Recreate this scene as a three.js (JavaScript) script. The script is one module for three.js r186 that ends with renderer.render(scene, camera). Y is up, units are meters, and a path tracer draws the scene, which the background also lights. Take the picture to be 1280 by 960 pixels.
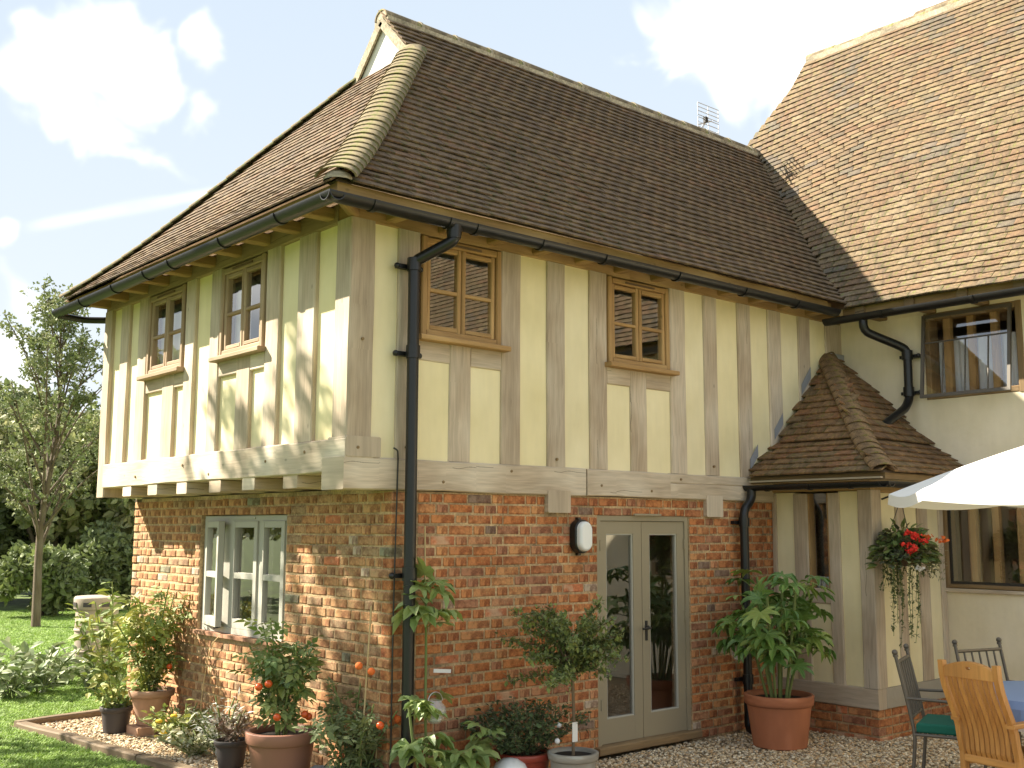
import * as THREE from 'three';
import { mergeGeometries, toCreasedNormals } from 'three/addons/utils/BufferGeometryUtils.js';
import { ImprovedNoise } from 'three/addons/math/ImprovedNoise.js';

// ---------------------------------------------------------------- camera, sky, sun, exposure
const scene = new THREE.Scene();
const CAM = new THREE.Vector3(-4.2785, 1.7696, 6.2);
const RT = new THREE.Vector3(0.75575831, 0.00306441, 0.65484349);
const UPV = new THREE.Vector3(-0.08894408, 0.99120256, 0.09801239);
const FW = new THREE.Vector3(0.64878219, 0.13231813, -0.74938213);
const FPX = 1358.69;
const camera = new THREE.PerspectiveCamera(38.9146, 4 / 3, 0.1, 400);
camera.position.copy(CAM);
camera.quaternion.setFromRotationMatrix(new THREE.Matrix4().makeBasis(RT, UPV, FW.clone().negate()));
camera.updateMatrixWorld();
scene.add(camera);
const renderer = new THREE.WebGLRenderer({ antialias: true });
renderer.setSize(1024, 768);
renderer.toneMapping = THREE.LinearToneMapping;
renderer.toneMappingExposure = 3.35;
renderer.shadowMap.enabled = true;
const SUN = new THREE.Vector3(-0.45, 0.615, -0.645).normalize();
const sun = new THREE.DirectionalLight(new THREE.Color(1.0, 0.92, 0.78), 5);
sun.position.copy(SUN).multiplyScalar(60);
sun.castShadow = true;
Object.assign(sun.shadow.camera, { left: -25, right: 25, top: 25, bottom: -25, near: 1, far: 140 });
sun.shadow.mapSize.set(4096, 4096);
scene.add(sun, sun.target);

const clamp = (x, a = 0, b = 1) => Math.min(b, Math.max(a, x));
const sstep = (a, b, x) => { const t = clamp((x - a) / (b - a)); return t * t * (3 - 2 * t); };
const lerp = (a, b, t) => a + (b - a) * t;
function rng(seed) { let a = seed >>> 0; return () => { a |= 0; a = a + 0x6D2B79F5 | 0; let t = Math.imul(a ^ a >>> 15, 1 | a); t = t + Math.imul(t ^ t >>> 7, 61 | t) ^ t; return ((t ^ t >>> 14) >>> 0) / 4294967296; }; }
let R = rng(7);
const rr = (a, b) => a + (b - a) * R();
const V = (x, y, z) => new THREE.Vector3(x, y, z);
const perlin = new ImprovedNoise();
function fbm(x, y, z, o = 4) { let s = 0, a = 0.5; for (let i = 0; i < o; i++) { s += a * perlin.noise(x, y, z); x = x * 2.03 + 7.1; y = y * 2.03 + 3.7; z = z * 2.03 + 1.3; a *= 0.5; } return s; }
function pixDir(x, y) { return V(0, 0, 0).addScaledVector(FW, FPX).addScaledVector(RT, x - 640).addScaledVector(UPV, -(y - 480)).normalize(); }

{ // sky: pale summer blue, thin haze near the horizon, fair-weather cumulus and one old vapour trail
  const W = 3072, H = 1536, data = new Float32Array(W * H * 4);
  const blobs = [[95, 85, 70, 1.0], [35, 85, 45, 0.8], [150, 90, 70, 1.0], [45, 40, 32, 0.75], [150, 45, 38, 0.7], [90, 130, 40, 0.8], [250, 62, 30, 0.85], [215, 125, 50, 0.35], [5, 288, 14, 0.9],
    [870, 30, 80, 0.75], [960, 50, 100, 1.0], [1050, 25, 110, 1.0], [930, 105, 50, 0.7], [830, 15, 50, 0.7], [1000, 90, 70, 0.8], [1180, -60, 150, 0.9], [20, 470, 90, 0.55], [120, 560, 90, 0.5]]
    .map(([x, y, r, k]) => ({ d: pixDir(x, y), r: r / FPX, k }));
  const ta = pixDir(40, 283), tb = pixDir(290, 236), tn = ta.clone().cross(tb).normalize(), tm = ta.clone().add(tb).normalize();
  const d = V(0, 0, 0);
  for (let j = 0; j < H; j++) {
    const el = ((j + 0.5) / H - 0.5) * Math.PI, ce = Math.cos(el), se = Math.sin(el);
    for (let i = 0; i < W; i++) {
      const az = ((i + 0.5) / W - 0.5) * 2 * Math.PI;
      d.set(Math.cos(az) * ce, se, Math.sin(az) * ce);
      const e = Math.max(0, se), h = Math.pow(1 - e, 2.2), o = (j * W + i) * 4;
      let r = lerp(0.192, 0.300, h), g = lerp(0.234, 0.318, h), b = lerp(0.283, 0.338, h);
      if (se > -0.02) {
        let bias = 0;
        for (const q of blobs) { const c = q.d.dot(d); if (c > 0.9) { const a = Math.acos(Math.min(1, c)) / q.r; if (a < 2.2) bias = Math.max(bias, q.k * Math.exp(-a * a * 0.9)); } }
        const wx = perlin.noise(d.x * 14, d.y * 14, d.z * 14) * 0.03, n = fbm((d.x + wx) * 17, (d.y - wx) * 21, d.z * 17, 6);
        const far = fbm(d.x * 2.6 + 11, d.y * 4.5, d.z * 2.6 + 5, 5);
        let c = sstep(0.32, 0.98, bias * 1.12 + n * 0.95);
        if (c < 0.02) { let near = 9; const az2 = d.dot(FW); if (az2 < 0.62) c = Math.max(c, sstep(0.04, 0.24, far) * sstep(0.62, 0.45, az2)); }
        c *= sstep(-0.01, 0.05, se);
        const tr = Math.abs(d.dot(tn)), al = d.dot(tm);
        if (al > 0.99) c = Math.max(c, 0.22 * sstep(0.0075, 0.0015, tr + n * 0.004) * sstep(0.9955, 0.998, al));
        const lum = 0.54 + n * 0.34;
        r = lerp(r, lum, c); g = lerp(g, lum * 0.985, c); b = lerp(b, lum * 0.955, c);
      } else { const k = sstep(-0.02, -0.2, se); r = lerp(r, 0.1, k); g = lerp(g, 0.11, k); b = lerp(b, 0.06, k); }
      data[o] = r; data[o + 1] = g; data[o + 2] = b; data[o + 3] = 1;
    }
  }
  const t = new THREE.DataTexture(data, W, H, THREE.RGBAFormat, THREE.FloatType);
  t.mapping = THREE.EquirectangularReflectionMapping; t.magFilter = t.minFilter = THREE.LinearFilter; t.needsUpdate = true;
  scene.background = t; scene.environment = t;
}

// ---------------------------------------------------------------- textures and materials
function makeTex(n, fn, srgb = true) {
  const a = new Uint8Array(n * n * 4);
  for (let y = 0; y < n; y++) for (let x = 0; x < n; x++) { const c = fn(x / n, y / n), o = (y * n + x) * 4; for (let k = 0; k < 3; k++) a[o + k] = clamp(c[k]) * 255; a[o + 3] = 255; }
  const t = new THREE.DataTexture(a, n, n); t.wrapS = t.wrapT = THREE.RepeatWrapping; t.magFilter = THREE.LinearFilter; t.minFilter = THREE.LinearMipmapLinearFilter; t.generateMipmaps = true;
  if (srgb) t.colorSpace = THREE.SRGBColorSpace; t.needsUpdate = true; return t;
}
// periodic fbm on the unit square
const hsh = (x, y, s) => { let h = Math.imul(x, 374761393) + Math.imul(y, 668265263) + Math.imul(s, 2147483647 - 97) | 0; h = Math.imul(h ^ h >>> 13, 1274126177); h ^= h >>> 16; return (h >>> 0) / 4294967296; };
function vn(u, v, fu, fv, s) { fu = Math.max(1, Math.round(fu)); fv = Math.max(1, Math.round(fv)); u = (u - Math.floor(u)) * fu; v = (v - Math.floor(v)) * fv; const x = Math.floor(u), y = Math.floor(v), a = u - x, b = v - y, p = a * a * (3 - 2 * a), q = b * b * (3 - 2 * b), x1 = (x + 1) % fu, y1 = (y + 1) % fv; return lerp(lerp(hsh(x, y, s), hsh(x1, y, s), p), lerp(hsh(x, y1, s), hsh(x1, y1, s), p), q); }
function pf(u, v, fu, fv, seed, o = 4) { let s = 0, a = 0.5; for (let i = 0; i < o; i++) { s += a * (vn(u, v, fu, fv, Math.round(seed * 10) + i * 17) * 2 - 1); fu *= 2; fv *= 2; a *= 0.5; } return s * 0.62; }
const g3 = (v) => [v, v, v];
const oakTex = makeTex(512, (u, v) => {
  const w = pf(u, v, 4, 3, 2.2, 3) * 0.05;
  const streak = pf(u + w, v, 60, 2.5, 5.1, 4), fine = pf(u, v, 200, 9, 8.3, 2), patch = pf(u, v, 5, 3, 12.4, 3);
  let l = 0.9 + streak * 0.14 + fine * 0.10 + patch * 0.2;
  const cu = (u * 5 + (vn(u, v, 5, 9, 78) - 0.5) * 0.09 + 0.37) % 1, cl = hsh(Math.floor(u * 5), Math.floor(v * 2), 79); if (Math.abs(cu - 0.5) < 0.011 && cl > 0.62 && Math.abs((v * 2) % 1 - 0.5) < 0.38) l *= 0.7;
  const knot = vn(u, v, 9, 5, 91); if (knot > 0.965) l *= 1 - (knot - 0.965) * 7;
  return [l, l * (0.985 + patch * 0.06), l * (0.96 + patch * 0.12)];
});
const oakBump = makeTex(512, (u, v) => { const w = pf(u, v, 4, 3, 2.2, 3) * 0.05; return g3(0.6 + pf(u + w, v, 60, 2.5, 5.1, 4) * 0.5 + pf(u, v, 200, 9, 8.3, 2) * 0.4); }, false);
const plasterTex = makeTex(512, (u, v) => { const p = pf(u, v, 4, 4, 3.3, 5), q = pf(u, v, 30, 6, 6.1, 3); const l = 0.96 + p * 0.07 + q * 0.03; return [l, l * (1 + p * 0.01), l * (1 + p * 0.06)]; });
const plasterBump = makeTex(256, (u, v) => g3(0.5 + pf(u, v, 8, 8, 1.3, 5) * 0.6), false);
const brickTex = makeTex(512, (u, v) => {
  const a = pf(u, v, 10, 10, 4.4, 5), b = pf(u, v, 40, 40, 7.7, 3), s = pf(u, v, 16, 16, 15.2, 4);
  let l = 0.86 + a * 0.42 + b * 0.3, c = [l, l * (0.97 + a * 0.2), l * (0.95 + a * 0.25)];
  const k = sstep(0.16, 0.28, s), f = sstep(0.86, 0.93, vn(u, v, 34, 34, 61)) * sstep(0.4, 0.6, vn(u, v, 7, 7, 62)); return c.map((x, i) => lerp(lerp(x, 1.0, k * 0.35), [1, 1.9, 2.6][i] * 0.9, f * 0.5));
});
const brickBump = makeTex(256, (u, v) => g3(0.5 + pf(u, v, 24, 24, 2.9, 5) * 0.8), false);
const limeTex = makeTex(512, (u, v) => {
  const a = pf(u, v, 10, 10, 14.4, 5), b = pf(u, v, 40, 40, 17.7, 3), s = pf(u, v, 7, 9, 25.2, 5);
  const l = 0.9 + a * 0.3 + b * 0.2, k = sstep(-0.1, 0.3, s) * 0.7; return [lerp(l, 1, k), lerp(l * 0.66, 0.93, k), lerp(l * 0.48, 0.84, k)];
});
const mortarTex = makeTex(512, (u, v) => { const l = 0.82 + pf(u, v, 8, 8, 5.5, 5) * 0.4 + pf(u, v, 90, 90, 8.8, 2) * 0.35; return [l, l * 0.98, l * 0.94]; });
const tileTex = makeTex(512, (u, v) => { const a = pf(u, v, 6, 6, 9.4, 5), b = pf(u, v, 50, 50, 3.7, 3); const l = 0.82 + a * 0.55 + b * 0.35; const m = sstep(0.12, 0.3, pf(u, v, 9, 9, 31.1, 4)); return [lerp(l, l * 0.9, m), lerp(l * 0.97, l * 0.98, m), lerp(l * 0.94, l * 0.72, m)]; });
const groundTex = makeTex(512, (u, v) => { const l = 0.75 + pf(u, v, 6, 6, 1.4, 5) * 0.5 + pf(u, v, 80, 80, 3.1, 3) * 0.5; return [l, l, l * 0.95]; });
const potTex = makeTex(256, (u, v) => { const a = pf(u, v, 5, 5, 19.4, 5); const l = 0.86 + a * 0.45; const m = sstep(0.1, 0.34, a); return [l, lerp(l * 0.98, l * 1.04, m), lerp(l * 0.96, l * 1.1, m)]; });

const lin = (r, g, b) => new THREE.Color().setRGB(r, g, b);
const std = (c, o = {}) => new THREE.MeshStandardMaterial({ color: lin(...c), roughness: 0.85, side: THREE.DoubleSide, ...o });
const oakMat = (c) => std(c, { map: oakTex, bumpMap: oakBump, bumpScale: 0.002, roughness: 0.8 });
const OAKG = [oakMat([0.645, 0.535, 0.41]), oakMat([0.71, 0.60, 0.47]), oakMat([0.60, 0.50, 0.385]), oakMat([0.67, 0.555, 0.42])];
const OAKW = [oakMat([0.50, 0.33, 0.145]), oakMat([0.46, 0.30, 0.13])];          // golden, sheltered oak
const OAKF = oakMat([0.54, 0.335, 0.14]), OAKB = oakMat([0.44, 0.32, 0.205]);                                       // oiled window oak
const OAKD = oakMat([0.34, 0.235, 0.12]), SLEEPER = oakMat([0.24, 0.175, 0.105]);
const M = {
  plaster: [std([0.91, 0.79, 0.485], { map: plasterTex, bumpMap: plasterBump, bumpScale: 0.003 }), std([0.90, 0.785, 0.50], { map: plasterTex, bumpMap: plasterBump, bumpScale: 0.003 }), std([0.915, 0.79, 0.47], { map: plasterTex, bumpMap: plasterBump, bumpScale: 0.003 })],
  mainPlaster: std([0.88, 0.77, 0.55], { map: plasterTex, bumpMap: plasterBump, bumpScale: 0.008 }),
  white: std([0.84, 0.82, 0.75], { map: plasterTex }),
  mortar: std([0.60, 0.435, 0.255], { map: mortarTex, bumpMap: brickBump, bumpScale: 0.004 }),
  inside: std([0.55, 0.49, 0.38]), insideDark: std([0.55, 0.45, 0.32]),
  glass: new THREE.MeshPhysicalMaterial({ color: 0xffffff, transmission: 1, thickness: 0, roughness: 0.0, ior: 2.7, side: THREE.DoubleSide }),
  black: std([0.009, 0.009, 0.009], { roughness: 0.36 }), iron: std([0.05, 0.045, 0.04], { roughness: 0.5, metalness: 0.4 }),
  lead: std([0.27, 0.275, 0.29], { roughness: 0.55 }), sage: std([0.31, 0.26, 0.17], { roughness: 0.55 }), greyPaint: std([0.42, 0.40, 0.335], { roughness: 0.55 }),
  sill: std([0.45, 0.24, 0.14], { map: brickTex }), deck: std([0.20, 0.14, 0.085]), soffit: oakMat([0.52, 0.40, 0.22]),
  soil: std([0.035, 0.025, 0.018], { map: groundTex }), terracotta: std([0.50, 0.185, 0.085], { map: potTex, roughness: 0.8 }), terracottaPale: std([0.50, 0.30, 0.19], { map: potTex, roughness: 0.9 }),
  plasticPot: std([0.30, 0.135, 0.085], { roughness: 0.6 }), darkPot: std([0.05, 0.042, 0.038], { roughness: 0.6 }), greyPot: std([0.42, 0.40, 0.34], { map: potTex }), redPot: std([0.30, 0.05, 0.03], { roughness: 0.35 }), bluePot: std([0.13, 0.26, 0.33], { roughness: 0.5 }),
  bark: std([0.20, 0.155, 0.105], { map: oakTex, bumpMap: oakBump, bumpScale: 0.01 }), stem: std([0.16, 0.20, 0.06]), woody: std([0.17, 0.12, 0.07]), cane: std([0.52, 0.38, 0.19]),
  teak: std([0.60, 0.30, 0.085], { map: oakTex, roughness: 0.5 }), steel: std([0.13, 0.115, 0.095], { roughness: 0.5, metalness: 0.5 }), green: std([0.006, 0.11, 0.075], { roughness: 0.9 }), canvas: new THREE.MeshPhysicalMaterial({ color: lin(0.82, 0.81, 0.77), roughness: 0.95, transmission: 0.18, thickness: 0, side: THREE.DoubleSide }),
  blueCloth: std([0.20, 0.29, 0.50], { roughness: 0.95 }), opal: std([0.80, 0.80, 0.78], { roughness: 0.25 }), alu: std([0.62, 0.63, 0.65], { roughness: 0.35, metalness: 0.8 }),
  butt: std([0.36, 0.29, 0.225], { roughness: 0.75 }), glassBall: new THREE.MeshPhysicalMaterial({ color: lin(0.95, 0.96, 0.93), transmission: 0.75, thickness: 0, roughness: 0.16, side: THREE.DoubleSide }),
  gravel: std([0.46, 0.35, 0.22], { map: groundTex }), lawn: std([0.15, 0.22, 0.04], { map: groundTex, roughness: 1 }), paper: std([0.78, 0.77, 0.74]), net: std([0.74, 0.75, 0.78]), rust: std([0.14, 0.085, 0.05]),
  plinth: std([0.42, 0.37, 0.29], { map: plasterTex, bumpMap: brickBump, bumpScale: 0.006 }), flowerRed: std([0.72, 0.035, 0.02]), flowerOrange: std([0.75, 0.16, 0.03]), flowerWhite: std([0.82, 0.80, 0.80]), flowerYellow: std([0.75, 0.52, 0.03]), tomato: std([0.62, 0.09, 0.015], { roughness: 0.3 }), tomatoGreen: std([0.30, 0.33, 0.04], { roughness: 0.35 }),
};
const leafMat = new THREE.MeshPhysicalMaterial({ color: 0xffffff, vertexColors: true, roughness: 0.75, transmission: 0.3, thickness: 0, side: THREE.DoubleSide });
const leafFlat = (c) => new THREE.MeshPhysicalMaterial({ color: lin(...c), roughness: 0.5, transmission: 0.28, thickness: 0, side: THREE.DoubleSide });
const instLeaf = new THREE.MeshPhysicalMaterial({ color: 0xffffff, roughness: 0.8, transmission: 0.3, thickness: 0, side: THREE.DoubleSide });

// ---------------------------------------------------------------- object helpers
const taken = new Map();
function numbered(n) { const k = taken.get(n) || 0; taken.set(n, k + 1); return k ? n + '_' + String(k).padStart(3, '0') : n; }
function shade(o) { o.castShadow = true; o.receiveShadow = true; return o; }
function thing(name, label, category, pos = [0, 0, 0], group) {
  const o = new THREE.Group(); o.name = numbered(name); o.position.set(...pos); o.userData = { label, category }; if (group) o.userData.group = group; scene.add(o); return o;
}
// a part whose geometry is given in world coordinates
function part(T, name, geo, mat, parent) { geo.translate(-T.position.x, -T.position.y, -T.position.z); const m = shade(new THREE.Mesh(geo, mat)); m.name = name; (parent || T).add(m); return m; }
// a part whose geometry is given in the thing's own coordinates
function lpart(parent, name, geo, mat) { const m = shade(new THREE.Mesh(geo, mat)); m.name = name; parent.add(m); return m; }
function structure(name, geo, mat, label) { const m = shade(new THREE.Mesh(geo, mat)); m.name = name; m.userData = { kind: 'structure' }; if (label) m.userData.label = label; scene.add(m); return m; }
const merge = (a) => { const b = a.map(g => { const q = g.index ? g.toNonIndexed() : g; for (const k of Object.keys(q.attributes)) if (!['position', 'normal', 'uv'].includes(k)) q.deleteAttribute(k); return q; }); return mergeGeometries(b); };
function metreUV(g) { // box mapping in metres
  g = g.index ? g.toNonIndexed() : g; const p = g.attributes.position, n = g.attributes.normal, uv = new Float32Array(p.count * 2), ou = R() * 5, ov = R() * 5;
  for (let i = 0; i < p.count; i++) { const ax = Math.abs(n.getX(i)), ay = Math.abs(n.getY(i)), az = Math.abs(n.getZ(i)); let u, v; if (ax > ay && ax > az) { u = p.getZ(i); v = p.getY(i); } else if (ay > az) { u = p.getX(i); v = p.getZ(i); } else { u = p.getX(i); v = p.getY(i); } uv[i * 2] = u * 0.8 + ou; uv[i * 2 + 1] = v * 0.8 + ov; }
  g.setAttribute('uv', new THREE.BufferAttribute(uv, 2)); return g;
}
const box = (x0, x1, y0, y1, z0, z1) => metreUV(new THREE.BoxGeometry(x1 - x0, y1 - y0, z1 - z0).translate((x0 + x1) / 2, (y0 + y1) / 2, (z0 + z1) / 2));
// a sawn timber: chamfered arrises, slightly wandering faces, grain along its length
function beam(x0, x1, y0, y1, z0, z1, ax = 'y', wob = 0.003, ch = 0.008) {
  const [[l0, l1], [a0, a1], [b0, b1]] = { x: [[x0, x1], [y0, y1], [z0, z1]], y: [[y0, y1], [x0, x1], [z0, z1]], z: [[z0, z1], [x0, x1], [y0, y1]] }[ax];
  const n = Math.max(1, Math.round((l1 - l0) / 0.3)), c = Math.min(ch, (a1 - a0) * 0.2, (b1 - b0) * 0.2), ou = R() * 7, ov = R() * 7, sd = [R() * 50, R() * 50, R() * 50, R() * 50];
  const ring = (i) => {
    const t = i / n, w = sd.map((s) => wob * perlin.noise(s, t * (l1 - l0) * 1.6, 3.3) * 2), A0 = a0 + w[0], A1 = a1 + w[1], B0 = b0 + w[2], B1 = b1 + w[3];
    return [[A0 + c, B0], [A1 - c, B0], [A1, B0 + c], [A1, B1 - c], [A1 - c, B1], [A0 + c, B1], [A0, B1 - c], [A0, B0 + c]];
  };
  const pos = [], uv = [];
  const put = (l, [a, b], u, v) => { if (ax === 'x') pos.push(l, a, b); else if (ax === 'y') pos.push(a, l, b); else pos.push(a, b, l); uv.push(u, v); };
  let prev = ring(0);
  for (let i = 1; i <= n; i++) {
    const cur = ring(i), la = lerp(l0, l1, (i - 1) / n), lb = lerp(l0, l1, i / n); let s = 0;
    for (let k = 0; k < 8; k++) {
      const m = (k + 1) % 8, len = Math.hypot(cur[k][0] - cur[m][0], cur[k][1] - cur[m][1]), u0 = s + ou, u1 = s + len + ou; s += len;
      put(la, prev[k], u0, la + ov); put(la, prev[m], u1, la + ov); put(lb, cur[m], u1, lb + ov);
      put(la, prev[k], u0, la + ov); put(lb, cur[m], u1, lb + ov); put(lb, cur[k], u0, lb + ov);
    }
    prev = cur;
  }
  for (const [l, r] of [[l0, ring(0)], [l1, ring(n)]]) for (let k = 1; k < 7; k++) for (const q of [0, k, k + 1]) put(l, r[q], r[q][0] * 0.35 + ou, r[q][1] * 0.35 + ov);
  const g = new THREE.BufferGeometry(); g.setAttribute('position', new THREE.Float32BufferAttribute(pos, 3)); g.setAttribute('uv', new THREE.Float32BufferAttribute(uv, 2)); g.computeVertexNormals(); return g;
}
const tube = (pts, r, seg = 24, rad = 8) => new THREE.TubeGeometry(pts.length === 2 ? new THREE.LineCurve3(pts[0], pts[1]) : new THREE.CatmullRomCurve3(pts, false, 'catmullrom', 0.25), pts.length === 2 ? 1 : seg, r, rad);
function rod(a, b, r0, r1 = r0, rad = 7) { const d = b.clone().sub(a), g = new THREE.CylinderGeometry(r1, r0, d.length(), rad, 1); g.applyQuaternion(new THREE.Quaternion().setFromUnitVectors(V(0, 1, 0), d.clone().normalize())); return g.translate((a.x + b.x) / 2, (a.y + b.y) / 2, (a.z + b.z) / 2); }
const lathe = (pts, seg = 40) => new THREE.LatheGeometry(pts.map(([x, y]) => new THREE.Vector2(x, y)), seg);
const ball = (x, y, z, r, w = 10, h = 8) => new THREE.SphereGeometry(r, w, h).translate(x, y, z);
// half-round channel of outer radius r between two points, open side up
function channel(a, b, r, th = 0.006) {
  const s = new THREE.Shape(); s.absarc(0, 0, r, Math.PI, 2 * Math.PI, false); s.absarc(0, 0, r - th, 2 * Math.PI, Math.PI, true); s.closePath();
  const d = b.clone().sub(a), L = d.length(), g = new THREE.ExtrudeGeometry(s, { depth: L, bevelEnabled: false, curveSegments: 10 }); d.normalize();
  const x = V(0, 1, 0).cross(d).normalize(), y = d.clone().cross(x); return g.applyMatrix4(new THREE.Matrix4().makeBasis(x, y, d).setPosition(a));
}
function archTile(r0, r1, len, th = 0.016) { // half-round or bonnet tile: axis +y, crown +z, head at y = len
  const n = 10, pos = [], add = (...p) => p.forEach((q) => pos.push(q.x, q.y, q.z)), ring = (y, r) => Array.from({ length: n + 1 }, (_, i) => { const a = Math.PI * i / n; return V(Math.cos(a) * r, y, Math.sin(a) * r * 0.92); });
  const o0 = ring(0, r0), o1 = ring(len, r1), i0 = ring(0, r0 - th), i1 = ring(len, r1 - th);
  for (let i = 0; i < n; i++) { add(o0[i], o0[i + 1], o1[i + 1], o0[i], o1[i + 1], o1[i]); add(i0[i + 1], i0[i], i1[i], i0[i + 1], i1[i], i1[i + 1]); add(o0[i + 1], o0[i], i0[i], o0[i + 1], i0[i], i0[i + 1]); }
  const g = new THREE.BufferGeometry(); g.setAttribute('position', new THREE.Float32BufferAttribute(pos, 3)); g.computeVertexNormals();
  const gg = toCreasedNormals(g, 0.7), p = gg.attributes.position, uv = new Float32Array(p.count * 2); for (let i = 0; i < p.count; i++) { uv[i * 2] = p.getX(i) * 2 + 0.3; uv[i * 2 + 1] = p.getY(i) * 2; } gg.setAttribute('uv', new THREE.BufferAttribute(uv, 2)); return gg;
}
// where a world point falls in the photograph, for choosing which repeats show largest
function screen(p) { const v = p.clone().sub(CAM), w = v.dot(FW); return { x: 640 + FPX * v.dot(RT) / w, y: 480 - FPX * v.dot(UPV) / w, w }; }
function showing(p, n, m = 0) { const s = screen(p); if (s.w < 0.3 || s.x < -m || s.x > 1280 + m || s.y < -m || s.y > 960 + m) return 0; const v = p.clone().sub(CAM); return Math.max(0, -v.dot(n)) / Math.pow(v.length(), 3); }

// ---------------------------------------------------------------- ground
const disc = (x0, x1, z0, z1, y) => { const g = new THREE.PlaneGeometry(x1 - x0, z1 - z0, 1, 1).rotateX(-Math.PI / 2).translate((x0 + x1) / 2, y, (z0 + z1) / 2); const p = g.attributes.position, uv = g.attributes.uv; for (let i = 0; i < p.count; i++) uv.setXY(i, p.getX(i) * 0.6, p.getZ(i) * 0.6); return g; };
structure('lawn', disc(-150, 150, -200, 120, -0.02), M.lawn, 'mown green lawn around the house');
structure('gravel_yard', (() => { const s = new THREE.Shape([[-1.12, 4.75], [-1.0, 4.2], [-0.55, 0.4], [-0.6, -1.2], [-1.4, -9], [12, -9], [12, 4.75]].map(([x, z]) => new THREE.Vector2(x, z))); const g = new THREE.ShapeGeometry(s).rotateX(-Math.PI / 2); const p = g.attributes.position, uv = g.attributes.uv; for (let i = 0; i < p.count; i++) uv.setXY(i, p.getX(i) * 0.6, p.getZ(i) * 0.6); return g.translate(0, -0.012, 0); })(), M.gravel, 'gravel yard and bed around the house');

// ---------------------------------------------------------------- roof tiles
const tileGeos = [0, 1, 2].map((k) => {
  const w = 0.1656, L = 0.17, th = 0.013, pos = [], r = rng(40 + k), nx = 2, ny = 2, P = [];
  for (let j = 0; j <= ny; j++) for (let i = 0; i <= nx; i++) P.push(V((i / nx - 0.5) * w + (j === 0 ? (r() - 0.5) * 0.004 : 0), j / ny * L + (j === 0 ? (r() - 0.5) * 0.008 : 0), th + (r() - 0.5) * 0.002));
  const at = (i, j) => P[j * (nx + 1) + i], low = (v) => V(v.x, v.y, v.z - th), add = (...p) => p.forEach((q) => pos.push(q.x, q.y, q.z));
  for (let j = 0; j < ny; j++) for (let i = 0; i < nx; i++) add(at(i, j), at(i + 1, j), at(i + 1, j + 1), at(i, j), at(i + 1, j + 1), at(i, j + 1));
  for (let i = 0; i < nx; i++) add(low(at(i, 0)), low(at(i + 1, 0)), at(i + 1, 0), low(at(i, 0)), at(i + 1, 0), at(i, 0));
  for (const i of [0, nx]) add(low(at(i, 0)), at(i, 0), at(i, ny), low(at(i, 0)), at(i, ny), low(at(i, ny)));
  for (let i = 0; i < nx; i++) add(low(at(i, 0)), low(at(i, ny)), low(at(i + 1, ny)), low(at(i, 0)), low(at(i + 1, ny)), low(at(i + 1, 0)));
  const g = new THREE.BufferGeometry(); g.setAttribute('position', new THREE.Float32BufferAttribute(pos, 3)); g.computeVertexNormals();
  const p = g.attributes.position, uv = new Float32Array(p.count * 2); for (let i = 0; i < p.count; i++) { uv[i * 2] = p.getX(i) * 2.2 + k * 0.37; uv[i * 2 + 1] = p.getY(i) * 2.2 + p.getZ(i) + k * 0.21; } g.setAttribute('uv', new THREE.BufferAttribute(uv, 2)); return g;
});
// a bell-cast roof profile: distance in from the eave and height, by length along the slope
function profile(y0, cuts) { // cuts: [[horizontal run, tangent], ...]
  const segs = []; let d = 0, y = y0, s = 0;
  for (const [run, tn] of cuts) { const L = run * Math.hypot(1, tn), tx = 1 / Math.hypot(1, tn), ty = tn * tx; segs.push({ s, d, y, L, tx, ty }); s += L; d += run; y += run * tn; }
  const f = (q) => { let g = segs[0]; for (const t of segs) if (q >= t.s) g = t; return { d: g.d + (q - g.s) * g.tx, y: g.y + (q - g.s) * g.ty, tx: g.tx, ty: g.ty }; };
  f.length_ = s; f.at = (dd) => { let g = segs[0]; for (const t of segs) if (dd >= t.d) g = t; return g.y + (dd - g.d) * g.ty / g.tx; }; return f;
}
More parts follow.
